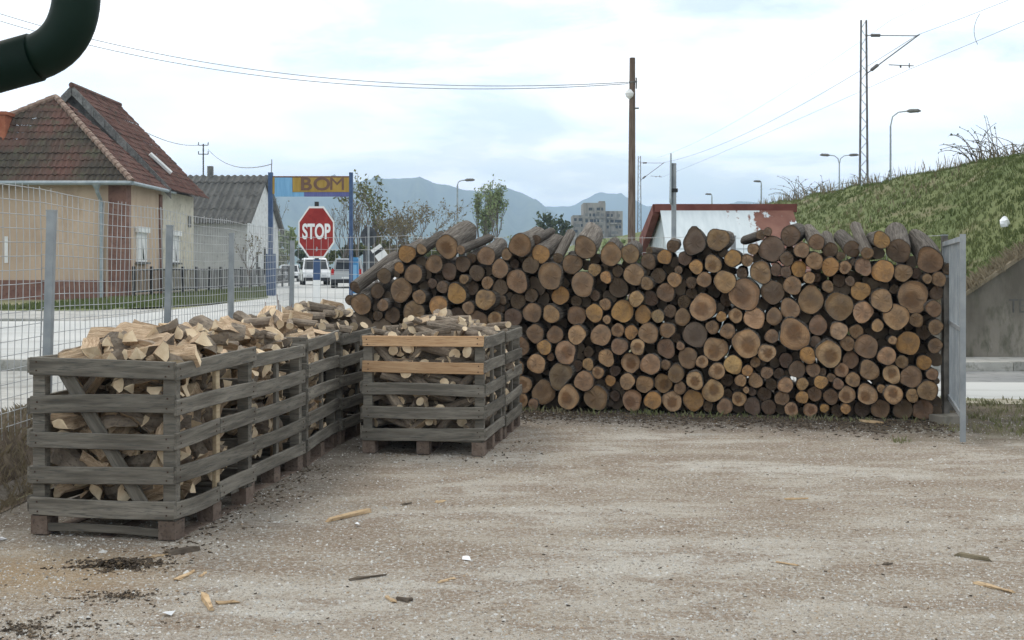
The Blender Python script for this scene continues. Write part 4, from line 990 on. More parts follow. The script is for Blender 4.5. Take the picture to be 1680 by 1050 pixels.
# stop sign
m_red = noisy('sign_red', (.24,.022,.02), (.31,.035,.03), 3, rnd=0, rough=.45, bump=.02, c3=(.20,.02,.02))
SY = 28.0; sp0 = px(519, 381, SY); gz = S(sp0.x)
st = thing('stop_sign', 'red octagonal stop sign with white border on a blue and white post', 'sign', (sp0.x, SY, gz))
zc = sp0.z - gz; hw, hh = 29.5/F_PX*SY, 42.5/F_PX*SY
def octa(k): t = .414*1.0; return [(hw*k*a, zc + hh*k*b) for a, b in ((-t,-1),(t,-1),(1,-t),(1,t),(t,1),(-t,1),(-1,t),(-1,-t))]
mb = MB(); mb.prism(octa(1.0), 'y', -.006, .012); pl = mb.build('sign_plate', m_white, st)
mb = MB(); mb.prism(octa(.925), 'y', -.011, -.0062); mb.build('red_field', m_red, pl)
me = text_mesh('STOP', .37, .002, .80, .012); me.materials.append(m_white)
for v in me.vertices: v.co.y *= 1.42
me.update()
o = link('lettering', me, pl); o.location = (0, -.0155, zc); o.rotation_euler = (R(90),0,0)
mb = MB(); mb.add([(-.015,-.0115,zc-.49),(.03,-.0115,zc-.47),(.035,-.0115,zc-.38),(.005,-.0115,zc-.36)], [(0,1,2,3)]); mb.build('scuff', m_galv, pl)
mb = MB(); mb.box(-.085,.085,.014,.12,.85,zc-hh-.05+.02); mb.build('post', m_blue, st)
mb = MB(); mb.box(-.085,.085,.016,.118,-.3,.85); mb.build('post_foot', m_white, st)
mb = MB(); mb.box(-.05,.05,.02,.10,zc-hh-.03,zc+hh+.12); mb.build('post_top', m_iron, st)
# round sign seen from behind, white marker board and blue cabin beyond the fence
m_slate = noisy('dark_sign_back', (.04,.045,.05), (.08,.085,.095), 4, rnd=0, bump=.05)
def sign_post(name, label, x, y, Y, plate, cat='sign'):
    p = px(x, y, Y); t = thing(name, label, cat, (p.x, Y, S(p.x)), 0); z = p.z - S(p.x)
    return t, z
t, z = sign_post('round_road_sign', 'round road sign seen from its dark back beyond the fence', 605, 388, 33, None)
mb = MB(); mb.prism([(.24*math.cos(a*.3927), z + .30*math.sin(a*.3927)) for a in range(16)], 'y', -.01, .01); mb.build('sign_plate', m_slate, t)
mb = MB(); mb.tube([(0,-.03,-.2),(0,-.03,z+.30)], .035, 8); mb.build('post', m_galv, t)
mb = MB(); mb.box(-.17,.17,-.008,.008,z-1.35,z-.42); mb.build('extra_plate', m_slate, t)
t, z = sign_post('marker_board', 'white marker board with black stripes, tilted beside the log stack', 629, 424, 27, None)
M = Matrix.Translation((0,0,z)) @ Matrix.Rotation(R(-35), 4, 'Y')
mb = MB(); mb.box(-.14,.14,-.01,.01,-.34,.34,0,M); pl = mb.build('sign_plate', m_white, t)
for k in (-.08, .20):
    mb = MB(); mb.box(-.14,.14,-.014,-.0105,k-.03,k+.05,0,M); mb.build('stripe', m_iron, pl)
mb = MB(); mb.tube([(0,.03,-.2),(0,.03,z)], .03, 8); mb.build('post', m_galv, t)
t, z = sign_post('blue_cabin', 'light blue upright cabinet beside the gantry post', 582, 430, 50, None, 'cabinet')
m_bin = noisy('blue_plastic', (.05,.20,.42), (.08,.27,.50), 3, rnd=0, rough=.5, bump=.05)
mb = MB(); mb.box(-.17,.17,-.2,.2,-.1,1.5); bd = mb.build('body', m_bin, t); mb = MB(); mb.prism([(-.2,1.5),(.2,1.5),(.14,1.64),(-.14,1.64)], 'y', -.23, .23); mb.build('lid', m_bin, t)
mb = MB(); mb.box(-.12,.12,-.215,-.2,.2,1.3); mb.build('door', m_lblue, t)
# warning triangle seen nearly edge-on beside the rusty shed
TY = 18.4; tp = px(1105.5, 268, TY); tr = thing('warning_sign', 'triangular warning sign seen edge on, grey post before the rusty shed', 'sign', (tp.x, TY, .14), 0)
zt_ = tp.z - .14
mb = MB(); mb.tube([(0,0,-.2),(0,0,zt_)], .042, 10); mb.build('post', m_galv, tr)
M = Matrix.Translation((-.055,-.05,0)) @ Matrix.Rotation(R(80), 4, 'Z'); z1 = px(0,252,TY).z-.14; z0 = px(0,335,TY).z-.14
mb = MB(); mb.prism([(-.48,z0),(.48,z0),(.48,z0+.06),(.03,z1),(-.03,z1),(-.48,z0+.06)], 'y', -.012, .012, 0, M); mb.build('sign_plate', m_zinc, tr)
mb = MB(); mb.box(-.06,.06,-.05,.05,z0+.2,z0+.26); mb.build('bracket', m_iron, tr)

# ------------------------------------------------------------------ rusty shed
def rusty():
    m, nt, b = new_mat('rusty_white_sheet'); v = coords(nt, 'Object', (1,1,1), False)
    sp = N(nt, 'ShaderNodeSeparateXYZ'); nt.links.new(v, sp.inputs[0])
    n = tex(nt, v, 1.7, 6, .65); n2 = tex(nt, coords(nt, 'Object', (5,1,.8), False), 2.2, 4, .6)
    side = N(nt, 'ShaderNodeMapRange'); side.inputs[1].default_value = 1.0; side.inputs[2].default_value = 2.1; side.inputs[3].default_value = -.13; side.inputs[4].default_value = .13
    nt.links.new(sp.outputs[0], side.inputs[0])
    f = mth(nt, 'ADD', mth(nt, 'ADD', mth(nt, 'MULTIPLY', n, .65), mth(nt, 'MULTIPLY', n2, .35)), side.outputs[0])
    col = mixc(nt, ramp(nt, f, [(.545, 0.0), (.575, 1.0)]), ramp(nt, n2, [(.3,(.50,.56,.58)), (.7,(.60,.655,.67))]), ramp(nt, n, [(.35,(.13,.05,.035)), (.7,(.22,.105,.075))]))
    nt.links.new(col, b.inputs['Base Color']); b.inputs['Roughness'].default_value = .6; bumpn(nt, b, f, .2, .02)
    return m
m_rustsheet = rusty(); m_fascia = noisy('rust_red_fascia', (.12,.04,.033), (.18,.07,.056), 3, rnd=0, bump=.2)
sh = thing('rusty_shed', 'small shed with peeling white metal roof, rust patches and red ridge', 'shed', (2.93, 20.4, 0))
# local: x along ridge 0..2.65, y depth 0..3.6 ; ridge at y=1.5
zr, zf, zbk = 2.86, 1.55, 2.28
mb = MB()
L_ = 2.62
def slope(y0, z0, y1, z1, xa, xb, mat, name, thick=.03):
    mb = MB(); mb.add([(xa,y0,z0),(xb,y0,z0),(xb,y1,z1),(xa,y1,z1),(xa,y0,z0-thick),(xb,y0,z0-thick),(xb,y1,z1-thick),(xa,y1,z1-thick)], [(0,1,2,3),(4,7,6,5),(0,4,5,1),(1,5,6,2),(2,6,7,3),(3,7,4,0)]); return mb.build(name, mat, sh)
ym, zm = .9, lerp(zr, zf, (1.5-.9)/1.5+.02)
slope(.55, lerp(zr,zf,.633), 1.5, zr, 0, L_, m_rustsheet, 'roof_sheet'); slope(0, zf-.03, .60, lerp(zr,zf,.61)-.015, 0, L_, m_rustsheet, 'roof_sheet')
slope(3.75, zbk, 1.5, zr, -.02, L_+.02, m_fascia, 'rear_roof_sheet')
mb = MB(); mb.box(-.1, L_+.08, 1.42, 1.58, zr-.10, zr+.06); mb.build('ridge_cap', m_fascia, sh)
mb = MB(); v = [(-.14,1.5,zr+.06),(-.14,3.8,zbk+.05),(-.14,3.8,zbk-.35),(-.14,1.5,zr-.14)]; mb.add(v+[(x+.13,y,z) for x,y,z in v], [(0,1,2,3),(7,6,5,4),(0,4,5,1),(1,5,6,2),(2,6,7,3),(3,7,4,0)]); mb.build('verge', m_fascia, sh)
mb = MB(); mb.prism([(.08,-.1),(3.6,-.1),(3.6,zbk-.05),(1.5,zr-.06),(.08,zf-.02)], 'x', .05, L_-.05); mb.build('wall', noisy('shed_wall', (.42,.48,.50), (.52,.57,.58), 2, rnd=0, bump=.1, c3=(.36,.40,.41)), sh)

# ------------------------------------------------------------------ poles, lamps, masts, wires
m_pole = noisy('pole_wood', (.105,.075,.058), (.19,.145,.115), 6, stretch=(3,3,.35), rnd=0, bump=.5, bscale=20)
UY = 30.0; b0 = px(1035.5, 520, UY); t0 = px(1037.5, 95, UY)
up = thing('utility_pole', 'tall brown wooden utility pole with dome camera and bracket behind the log stack', 'pole', (b0.x, UY, 0))
mb = MB(); dx_ = t0.x-b0.x; mb.tube([(0,0,-.1),(dx_*.5,0,t0.z*.5),(dx_,0,t0.z)], [.115,.10,.078], 10); mb.build('shaft', m_pole, up)
def upz(y): return px(0, y, UY).z
mb = MB(); mb.tube([(dx_-.1,-.06,upz(136)),(dx_+.12,-.06,upz(134))], .03, 6); mb.tube([(dx_+.1,-.06,upz(128)),(dx_+.1,-.06,upz(146))], .02, 6); mb.build('bracket', m_board, up)
mb = MB(); mb.tube([(dx_-.09,-.1,upz(148)),(dx_-.09,-.1,upz(154)),(dx_-.09,-.1,upz(159)),(dx_-.09,-.1,upz(163))], [.05,.12,.10,.03], 10); mb.build('dome_camera', m_white, up)  # small white dome camera on the pole, not a light source
mb = MB(); mb.tube([(dx_,-.05,upz(178)),(dx_+.17,-.05,upz(178))], .022, 6); mb.build('insulator', m_board, up)
def street_lamp(label, x, ytop, Y, arms=((1,-.3),), z_arm=.5, reach=1.2, base=0.0, slim=.06):
    p = px(x, ytop, Y); t = thing('street_lamp', label, 'street lamp', (p.x, Y, base), 0, 'street lamps'); z = p.z-base
    mb = MB(); mb.tube([(0,0,-.3),(0,0,z*.6),(0,0,z-z_arm)], [slim*1.3,slim,slim*.8], 8); mb.build('pole', m_zinc, t)
    for (s, dy) in arms:
        mb = MB(); mb.tube([(0,0,z-z_arm),(s*reach*.12,dy*.1,z-z_arm*.35),(s*reach*.45,dy*.4,z-z_arm*.05),(s*reach,dy,z+.03)], slim*.6, 6); mb.build('arm', m_zinc, t)
        mb = MB(); mb.tube([(s*(reach-.05),dy,z+.02),(s*(reach+.1),dy,z+.03),(s*(reach+.55),dy,z+.05),(s*(reach+.7),dy,z+.03)], [.05,.11,.10,.03], 8); mb.build('lamp_head', m_board, t)
    return t
street_lamp('tall grey street lamp with one arm above the embankment crest', 1461, 183, 60, ((1,0),), .8, .95, .0)
street_lamp('grey street lamp with two arms above the embankment beside the railway mast', 1377, 255, 85, ((1,0),(-1,0)), .7, .8, 0.0)
street_lamp('small far street lamp just above the end of the embankment', 1249, 298, 112, ((-1,0),), .3, .1, 0.0, .09)
street_lamp('small far street lamp just above the red ridge of the shed', 1168, 319, 130, ((-1,0),), .3, .1, 0.0, .09)
street_lamp('street lamp on a thin dark pole in front of the hills', 750.5, 296, 82, ((1,0),), .35, .6, .5, .075)
# railway masts with cantilevers
m_mast = noisy('mast_steel', (.10,.095,.10), (.18,.17,.17), 5, rnd=0, rough=.7, bump=.1)
def mast(label, x, ytop, Y, zb=4.3):
    p = px(x, ytop, Y); t = thing('railway_mast', label, 'mast', (p.x, Y, zb), 0, 'overhead line masts'); H = p.z - zb
    for s in (-1, 1):
        mb = MB(); mb.add([(s*.19-.04,-.05,-.3),(s*.19+.04,-.05,-.3),(s*.19+.04,.05,-.3),(s*.19-.04,.05,-.3),(s*.12-.03,-.05,H),(s*.12+.03,-.05,H),(s*.12+.03,.05,H),(s*.12-.03,.05,H)], [(0,3,2,1),(4,5,6,7),(0,1,5,4),(1,2,6,5),(2,3,7,6),(3,0,4,7)]); mb.build('channel', m_mast, t)
    mb = MB(); n = 22
    for k in range(n):
        z0, z1 = H*k/n, H*(k+1)/n; s = 1 if k % 2 else -1; a = lerp(.19,.12,k/n); mb.tube([(-s*a,0,z0),(s*a,0,z1)], .014, 4)
    mb.build('lacing', m_mast, t)
    zt = px(0, ytop + (58-33)*50.9/Y, Y).z - zb; zl = px(0, ytop + (120-33)*50.9/Y, Y).z - zb; zst = px(0, ytop+(107-33)*50.9/Y, Y).z - zb; R_ = 2.48
    mb = MB(); mb.tube([(.15,0,zt),(R_,0,zt-.02)], .022, 6); mb.tube([(.35,0,zt),(.75,0,zt)], .075, 8); mb.build('top_tie', m_mast, t)
    mb = MB(); mb.tube([(.17,0,zl),(R_+.1,0,zt+.05)], .03, 6); mb.tube([(.35,0,zl+.14),(.65,0,zl+.38)], .08, 8); mb.build('cantilever', m_mast, t)
    mb = MB(); mb.tube([(1.15,0,zst+.02),(2.3,0,zst-.03)], .022, 6); mb.tube([(1.7,0,zst),(1.7,0,zst-.12)], .04, 6); mb.tube([(2.1,0,zst-.14),(2.1,0,zst+.1)], .025, 6); mb.build('steady_arm', m_mast, t)
    return t, Vector((p.x+R_, Y, zb+zt+.02)), Vector((p.x+2.2, Y, zb+zst-.15))
m1, ms1, ct1 = mast('near lattice railway mast with cantilever arm on the embankment crest', 1417, 33, 50.9)
m2, ms2, ct2 = mast('far lattice railway mast with cantilever arm beside the wooden pole', 1049, 256, 113.6)
m_cable = plain('cable', (.17,.18,.19), .6)
def wire(label, A, B, sag, r=.02, n=24, cat='wire', grp=None):
    A, B = Vector(A), Vector(B); mb = MB()
    mb.tube([A.lerp(B, i/n) - Vector((0,0,4*sag*(i/n)*(1-i/n))) for i in range(n+1)], r, 5)
    return tag(mb.build('cable', m_cable), label, cat, grp)
dr = (ms1-ms2); ms0 = ms1 + dr; ct0 = ct1 + (ct1-ct2); gq = 'railway overhead wires'
wire('upper railway wire between the two lattice masts', ms2, ms1, .9, .012, grp=gq); wire('upper railway wire running on past the near lattice mast', ms1, ms0, .9, .009, grp=gq)
wire('lower railway contact wire between the two lattice masts', ct2, ct1, .12, .009, grp=gq); wire('lower railway contact wire running on past the near lattice mast', ct1, ct0, .12, .009, grp=gq)
wire('second thin railway wire beside the upper one', ms2+Vector((-.6,0,.5)), ms1+Vector((-1.2,0,.7)), .7, .007, grp=gq); wire('second thin railway wire running on past the near mast', ms1+Vector((-1.2,0,.7)), ms0+Vector((-1.2,0,.7)), .7, .006, grp=gq)
A = ms1.lerp(ms0, .10) ; 
d0, d1 = px(1608, 22, 44.6), px(1604, 73, 44.6); mb = MB(); mid = (d0+d1)/2 + Vector((-.28,0,0)); mb.tube([d0] + arc(mid + Vector((-.1,0,0)), d0, d1, 8)[1:], .011, 5); tag(mb.build('cable', m_cable), 'curved jumper wire hanging between the railway wires', 'wire', gq)
# telephone cables from the wooden pole to the left
tA = px(1031, 136, UY); pe = px(-260, -75, 38)
wire('upper of two cables running from the wooden pole over the houses', tA + Vector((0,0,.02)), pe, 1.5, .010, 40); wire('lower of two cables running from the wooden pole over the houses', tA + Vector((0,0,-.02)), pe + Vector((0,0,-.28)), 1.52, .010, 40)
# small double-armed pole behind the houses
p = px(333.5, 236, 80); t = thing('crossarm_pole', 'thin power pole with two small crossarms behind the houses', 'pole', (p.x, 80, .5)); H = p.z-.5
mb = MB(); mb.tube([(0,0,-.2),(0,0,H)], .05, 6); mb.build('shaft', m_iron, t)
for z in (H-.1, H-.75):
    mb = MB(); mb.tube([(-.35,0,z),(.35,0,z)], .03, 5); mb.tube([(-.35,0,z),(-.35,0,z+.22)], .035, 5); mb.tube([(.35,0,z),(.35,0,z+.22)], .035, 5); mb.build('crossarm', m_iron, t)
wire('faint cable from the crossarm pole to the gantry sign', (p.x+.35, 80, H+.1), (ga.x+.05, GY, zt+.35), .6, .018); wire('faint cable from the crossarm pole to the tiled house', (p.x-.35, 80, H+.4), (-18.1, 51, 8.6), .4, .018)
# ------------------------------------------------------------------ far apartment block
m_block_w = noisy('stained_concrete', (.20,.185,.165), (.33,.31,.28), .12, stretch=(1.4,1.4,.35), rnd=0, bump=.0, c3=(.13,.12,.11))
AY = 400.0
def apx(x): return (x-CX)/F_PX*AY
def apz(y): return CAM_H - (y-HY)/F_PX*AY
ab = thing('apartment_block', 'far grey stepped concrete apartment block below the hills', 'building', (apx(980), AY, 0)); ax0 = apx(980)
for (x0, x1, yt, d0, d1) in ((940,960,353,0,14),(957,993,333,-1.2,13),(990,1022,346,.6,14),(984,994,329,3,7)):
    mb = MB(); mb.box(apx(x0)-ax0, apx(x1)-ax0, d0, d1, -1, apz(yt)); mb.build('wall', m_block_w, ab)
rng = random.Random(9)
for (x0, x1, yt, d0) in ((940,957,358,0),(958,992,341,-1.2),(994,1022,351,.6)):
    y = yt
    while y < 432:
        x = x0+2
        while x < x1-3:
            if rng.random() < .8:
                w = rng.choice((3.0, 4.0, 5.5)); a, b = apx(x)-ax0, apx(min(x+w, x1-1))-ax0
                mb = MB(); mb.box(a, b, d0-.12, d0+.2, apz(y+4.6), apz(y)); wd = mb.build('window', m_glass if rng.random() < .7 else m_board, ab)
                if rng.random() < .5: mb = MB(); mb.box(a-.1, b+.1, d0-.7, d0-.13, apz(y+7.2), apz(y+4.8)); mb.build('balcony', m_block_w, wd)
            x += rng.choice((5.5, 6.5, 7.5))
        y += 9.5

# ------------------------------------------------------------------ vehicles
m_tyre = plain('tyre', (.02,.02,.02), .85); m_rim = plain('rim', (.35,.36,.37), .4, .5)
m_carwhite = noisy('white_car_paint', (.66,.68,.69), (.74,.75,.76), 1, rnd=0, rough=.25, bump=0)
m_silver = noisy('silver_car_paint', (.38,.40,.41), (.46,.48,.49), 1, rnd=0, rough=.3, metal=.4, bump=0)
m_redlamp = plain('red_lamp', (.45,.02,.02), .3); m_headlamp = plain('headlamp', (.6,.62,.64), .15); m_trim = plain('black_trim', (.03,.03,.032), .6)
def car(label, loc, rz, L, W, H, paint, kind, group='cars parked along the street'):
    """local: front faces -y, y from 0 (front) to L; x centred"""
    t = thing('parked_car', label, 'car', loc, rz, group); hw = W/2
    def loft(name, prof, inset, mat, parent, zt0):
        # side profile extruded across, narrowing above the waist
        mb = MB(); n = len(prof)
        def X(z): return hw - inset*max(0, (z-zt0))/max(.01, H-zt0)
        vs = [(-X(z), y, z) for y, z in prof] + [(X(z), y, z) for y, z in prof]
        mb.add(vs, [tuple(range(n-1,-1,-1)), tuple(range(n,2*n))] + [(i,(i+1)%n,n+(i+1)%n,n+i) for i in range(n)])
        return mb.build(name, mat, parent)
    wz = H*.56
    if kind == 'hatch':
        lower = [(0,.28),(0,.55),(.08,.72),(L*.24,wz),(L-.10,wz+.02),(L,.7),(L,.3)]; cab = [(L*.24,wz-.01),(L*.42,H-.04),(L*.55,H),(L*.86,H-.05),(L-.12,wz)]
    elif kind == 'van':
        lower = [(0,.3),(0,.6),(.15,.9),(L*.2,wz),(L-.05,wz+.02),(L,.75),(L,.32)]; cab = [(L*.17,wz-.02),(L*.32,H-.08),(L*.42,H),(L*.95,H-.03),(L-.05,wz)]
    else:
        lower = [(0,.4),(0,.75),(.1,.95),(L*.27,wz+.02),(L-.03,wz+.02),(L,.95),(L,.45)]; cab = [(L*.25,wz),(L*.37,H-.03),(L*.45,H),(L*.57,H-.02),(L*.62,wz)]
    body = loft('body', lower, 0.0, paint, t, 9); cabin = loft('cabin', cab, .16, paint, t, wz)
    # glass
    def glass(name, pts, parent):
        mb = MB(); mb.add(pts, [tuple(range(len(pts)))]); mb.build(name, m_glass, parent)
    (ya, za), (yb, zb) = cab[0], cab[1]; o = .012; gw = hw-.12
    nrm = Vector((0, -(zb-za), (yb-ya))).normalized()*o
    P = lambda x, tt: tuple(Vector((x, lerp(ya,yb,tt), lerp(za,zb,tt))) + nrm)
    glass('windscreen', [P(-gw,.08), P(gw,.08), P(gw-.10,.94), P(-gw+.10,.94)], cabin)
    (ya2, za2), (yb2, zb2) = cab[-1], cab[-2]; n2 = Vector((0, (zb2-za2), -(yb2-ya2))).normalized()*o
    P2 = lambda x, tt: tuple(Vector((x, lerp(ya2,yb2,tt), lerp(za2,zb2,tt))) + n2)
    glass('rear_window', [P2(-gw+.05,.15), P2(gw-.05,.15), P2(gw-.13,.88), P2(-gw+.13,.88)], cabin)
    for s in (-1, 1):
        y0, y1 = cab[1][0]+.02, cab[-2][0]-.05; zb_ = wz+.07; zt_ = H-.14
        xx = lambda z: s*(hw - .16*(z-wz)/(H-wz) + .008)
        ysp = [lerp(y0-.25, y1+.1, 0), lerp(y0, y1, .5)-.03, lerp(y0, y1, .5)+.03, y1+.1]
        glass('side_window', [(xx(zb_), ysp[0], zb_), (xx(zb_), ysp[1], zb_), (xx(zt_), ysp[1], zt_), (xx(zt_), y0, zt_)], cabin)
        if kind != 'pickup': glass('side_window', [(xx(zb_), ysp[2], zb_), (xx(zb_), ysp[3], zb_), (xx(zt_), y1-.05, zt_), (xx(zt_), ysp[2], zt_)], cabin)
        mb = MB(); mb.box(s*(hw+.02)-.09, s*(hw+.02)+.09, cab[0][0]+.25, cab[0][0]+.33, wz+.02, wz+.2); mb.build('mirror', m_trim, t)
        for yy in (L*.19, L*.80):
            r = H*.215 if kind != 'pickup' else .36
            mb = MB(); mb.tube([(s*(hw-.2), yy, r),(s*(hw+.015), yy, r)], r, 18); wh = mb.build('wheel', m_tyre, t); mb = MB(); mb.tube([(s*(hw+.012), yy, r),(s*(hw+.024), yy, r)], r*.62, 14); mb.build('rim', m_rim, wh)
        mb = MB(); mb.box(s*(hw-.42) - .16, s*(hw-.42)+.16 + .0, -.02, .06, .60, .74) if kind != 'pickup' else mb.box(s*(hw-.3)-.2, s*(hw-.3)+.2, -.02, .06, .78, .93); mb.build('headlight', m_headlamp, t)
        mb = MB(); mb.box(s*(hw-.12)-.08, s*(hw-.12)+.08, L-.05, L+.015, .78, 1.1); mb.build('tail_light', m_redlamp, t)
    for (y, d) in ((0, -.05), (L, .05)):
        mb = MB(); mb.box(-hw+.04, hw-.04, min(y,y+d)-.03, max(y,y+d)+.03, .30, .52); mb.build('bumper', m_trim if kind != 'van' else m_trim, t)
    mb = MB(); mb.box(-.26,.26, L+.05, L+.085, .56,.66) if kind == 'pickup' else mb.box(-.26,.26,-.09,-.082,.36,.47); mb.build('number_plate', m_white, t)
    if kind == 'pickup':
        mb = MB(); mb.box(-hw+.1, hw-.1, L*.64, L-.08, wz+.021, wz+.03); mb.build('bed_floor', m_trim, t)
        mb = MB(); mb.tube([(-hw+.12,L*.66,wz),(-hw+.2,L*.66,H-.06),(hw-.2,L*.66,H-.06),(hw-.12,L*.66,wz)], .04, 8); mb.build('roll_bar', paint, t)
        mb = MB(); mb.box(-.75,.75,L+.001,L+.012,.98,1.02); mb.build('tailgate_seam', m_trim, t)
def at_ground(x, y, lvl=SG): Y = (CAM_H-lvl)*F_PX/(y-HY); return Vector(((x-CX)/F_PX*Y, Y, lvl))
q = at_ground(473, 462.5); car('small white hatchback facing the yard, parked far down the street', (q.x, q.y, .5), R(8), 3.9, 1.7, 1.45, m_carwhite, 'hatch')
q = at_ground(520, 468.5); car('white van parked behind the silver pickup down the street', (q.x-.1, q.y+.5, .5), R(14), 4.2, 1.8, 1.85, m_carwhite, 'van')
q = at_ground(549, 473); car('silver pickup truck seen from behind, parked under the stop sign', (q.x+.2, q.y-.4+5.0, .5), R(180+6), 5.0, 1.78, 1.72, m_silver, 'pickup')

# ------------------------------------------------------------------ trees and shrubs
m_twig = noisy('twig_bark', (.10,.085,.07), (.19,.165,.14), 3, rnd=.15, bump=.2)
def leafm(name, a, b):
    m = noisy(name, a, b, 1.5, kind='World', rnd=.1, bump=0, rough=.8); return m
m_lf_olive = leafm('olive_leaf', (.085,.10,.03), (.16,.165,.06)); m_lf_pale = leafm('pale_leaf', (.16,.21,.085), (.25,.30,.14)); m_lf_dark = leafm('dark_leaf', (.045,.065,.035), (.09,.11,.055)); m_lf_brown = leafm('brown_bud', (.14,.115,.06), (.22,.19,.105))
def tree(name, label, base, H, seed, spread=.6, leaf=None, nleaf=900, lsize=.12, trunk=.35, up=.5, group=None, cat='tree', r0=None, depth=4):
    rg = random.Random(seed); t = thing(name, label, cat, base, 0, group); tb = MB(); cb = MB(); tips = []
    def grow(p, d, L, r, k):
        q = p + d*L; m = (p+q)/2 + Vector((rg.uniform(-1,1), rg.uniform(-1,1), rg.uniform(-.4,.4)))*L*.07
        (tb if k < 1 else cb).tube([p, m, q], [r, r*.85, r*.66], 6 if k < 2 else 3, 0, cap=False)
        if k >= 2: tips.append((p, q))
        if k == depth: return
        nb = rg.choice((2,3,3)) if k else rg.choice((3,4))
        for i in range(nb):
            a = rg.uniform(0, 6.28); sp = spread*rg.uniform(.6,1.3)
            nd = (d + Vector((math.cos(a)*sp, math.sin(a)*sp, rg.uniform(-.1,.3)+up*.5))).normalized()
            st_ = p.lerp(q, rg.uniform(.55,1.0) if i else 1.0); grow(st_, nd, L*rg.uniform(.62,.86), r*.6, k+1)
    s = H / (1 + sum(.74**i for i in range(1, depth+1))) * 1.12
    nst = 1
    grow(Vector((0,0,-.1)), Vector((rg.uniform(-.06,.06), rg.uniform(-.06,.06), 1)).normalized(), s*(1+trunk*.3), r0 or H*.018, 0)
    tb.build('trunk', m_twig, t)
    nb = len(cb.f)
    if leaf:
        for i in range(nleaf):
            p, q = rg.choice(tips); c = p.lerp(q, rg.uniform(.2,1.1)) + Vector((rg.gauss(0,1), rg.gauss(0,1), rg.gauss(0,1)))*H*.018
            a = Vector((rg.uniform(-1,1), rg.uniform(-1,1), rg.uniform(-1,1))).normalized(); b = a.cross(Vector((rg.uniform(-1,1), rg.uniform(-1,1), rg.uniform(-1,1)))).normalized(); k = lsize*rg.uniform(.5,1.3)
            cb.add([c-a*k, c+b*k*.6, c+a*k, c-b*k*.6], [(0,1,2,3)], 1)
    cb.build('crown', [m_twig, leaf or m_twig], t)
    return t
def tree_at(x, ytop, Y, lvl=.5): p = px(x, ytop, Y); return (p.x, Y, lvl), p.z - lvl
TG = 'trees and bushes at the end of the street'
b, h = tree_at(618, 320, 78); tree('budding_tree', 'tall budding tree with sparse dark leaf clusters beyond the fence', b, h*1.05, 3, .55, m_lf_olive, 480, .15, .3, .6, TG, depth=5)
b, h = tree_at(588, 345, 84); tree('bare_tree', 'thin bare tree beside the blue gantry post', b, h, 14, .35, m_lf_brown, 120, .1, .5, .8, TG)
b, h = tree_at(682, 338, 76); tree('bushy_tree', 'broad bare branched tree with a brown haze of buds', b, h*1.1, 21, .9, m_lf_brown, 1300, .09, .0, .3, TG, depth=6)
b, h = tree_at(650, 350, 80); tree('bushy_tree', 'round bare brown bush tree between the budding tree and the bare branched one', b, h*1.1, 27, .85, m_lf_brown, 1500, .10, .0, .35, TG, depth=6)
b, h = tree_at(808, 318, 92); tree('poplar_like_tree', 'pale green tree with steep upswept branches before the hills', b, h*1.05, 33, .36, m_lf_pale, 1900, .11, .0, 1.25, TG, depth=6)
b, h = tree_at(792, 335, 94); tree('poplar_like_tree', 'smaller pale green upswept tree touching the taller pale one', b, h, 35, .36, m_lf_pale, 1400, .11, .0, 1.25, TG, depth=6)
b, h = tree_at(920, 354, 150); tree('dark_tree', 'small dark rounded tree beside the far apartment block', b, h, 39, .6, m_lf_dark, 1100, .28, .3, .4, TG)
b, h = tree_at(470, 372, 104); tree('green_bush_tree', 'bright olive bush tree seen through the gantry over the white hatchback', b, h, 44, .7, m_lf_pale, 1800, .17, .1, .4, TG, depth=5)
b, h = tree_at(456, 352, 110); tree('bare_tree', 'bare grey tree close to the white gabled house', b, h, 47, .5, m_lf_brown, 160, .1, .4, .6, TG)
b, h = tree_at(562, 348, 100); tree('bare_tree', 'bare grey tree seen through the gantry beside its far post', b, h, 52, .5, m_lf_brown, 150, .12, .4, .6, TG, depth=5)
b, h = tree_at(740, 372, 98); tree('bushy_tree', 'low bare brown bush below the thin street lamp', b, h, 57, .8, m_lf_brown, 800, .12, .1, .3, TG, depth=5)
b, h = tree_at(862, 386, 120); tree('bushy_tree', 'low pale bush behind the top of the log stack', b, h, 59, .8, m_lf_pale, 700, .16, .1, .3, TG)
b, h = tree_at(408, 388, 56); tree('bare_shrub', 'bare reddish shrub in front of the white gabled house', b, h, 62, .6, m_lf_brown, 90, .07, .2, .5, None, 'shrub')
for k, (x, y, Y, m_, lb) in enumerate(((500,398,112,m_lf_dark,'dark hedge bush directly behind the white hatchback'),(535,402,108,m_lf_olive,'olive hedge bush behind the white van'),(448,405,100,m_lf_olive,'olive hedge bush beside the white gabled house'),(575,400,102,m_lf_dark,'dark hedge bush behind the far gantry post'),(612,392,96,m_lf_olive,'olive hedge bush behind the round road sign'),(655,394,95,m_lf_brown,'brown hedge bush under the bare branched tree'),(700,396,95,m_lf_olive,'olive hedge bush under the street lamp'),(760,398,100,m_lf_dark,'dark hedge bush under the pale upswept trees'))):
    b, h = tree_at(x, y, Y); tree('hedge_bush', lb, (b[0], Y, .45), h, 80+k, 1.0, m_, 2600, .17, .0, .15, 'hedge bushes along the end of the street', 'bush', depth=5)
b = (px(1045, 400, 44).x, 44, 1.2)
tree('green_bush', 'light green bush behind the wooden pole beside the shed', (px(1040,390,60).x, 60, 0), px(1040,378,60).z, 91, 1.0, m_lf_pale, 2200, .11, 0, .2, None, 'bush', depth=5)

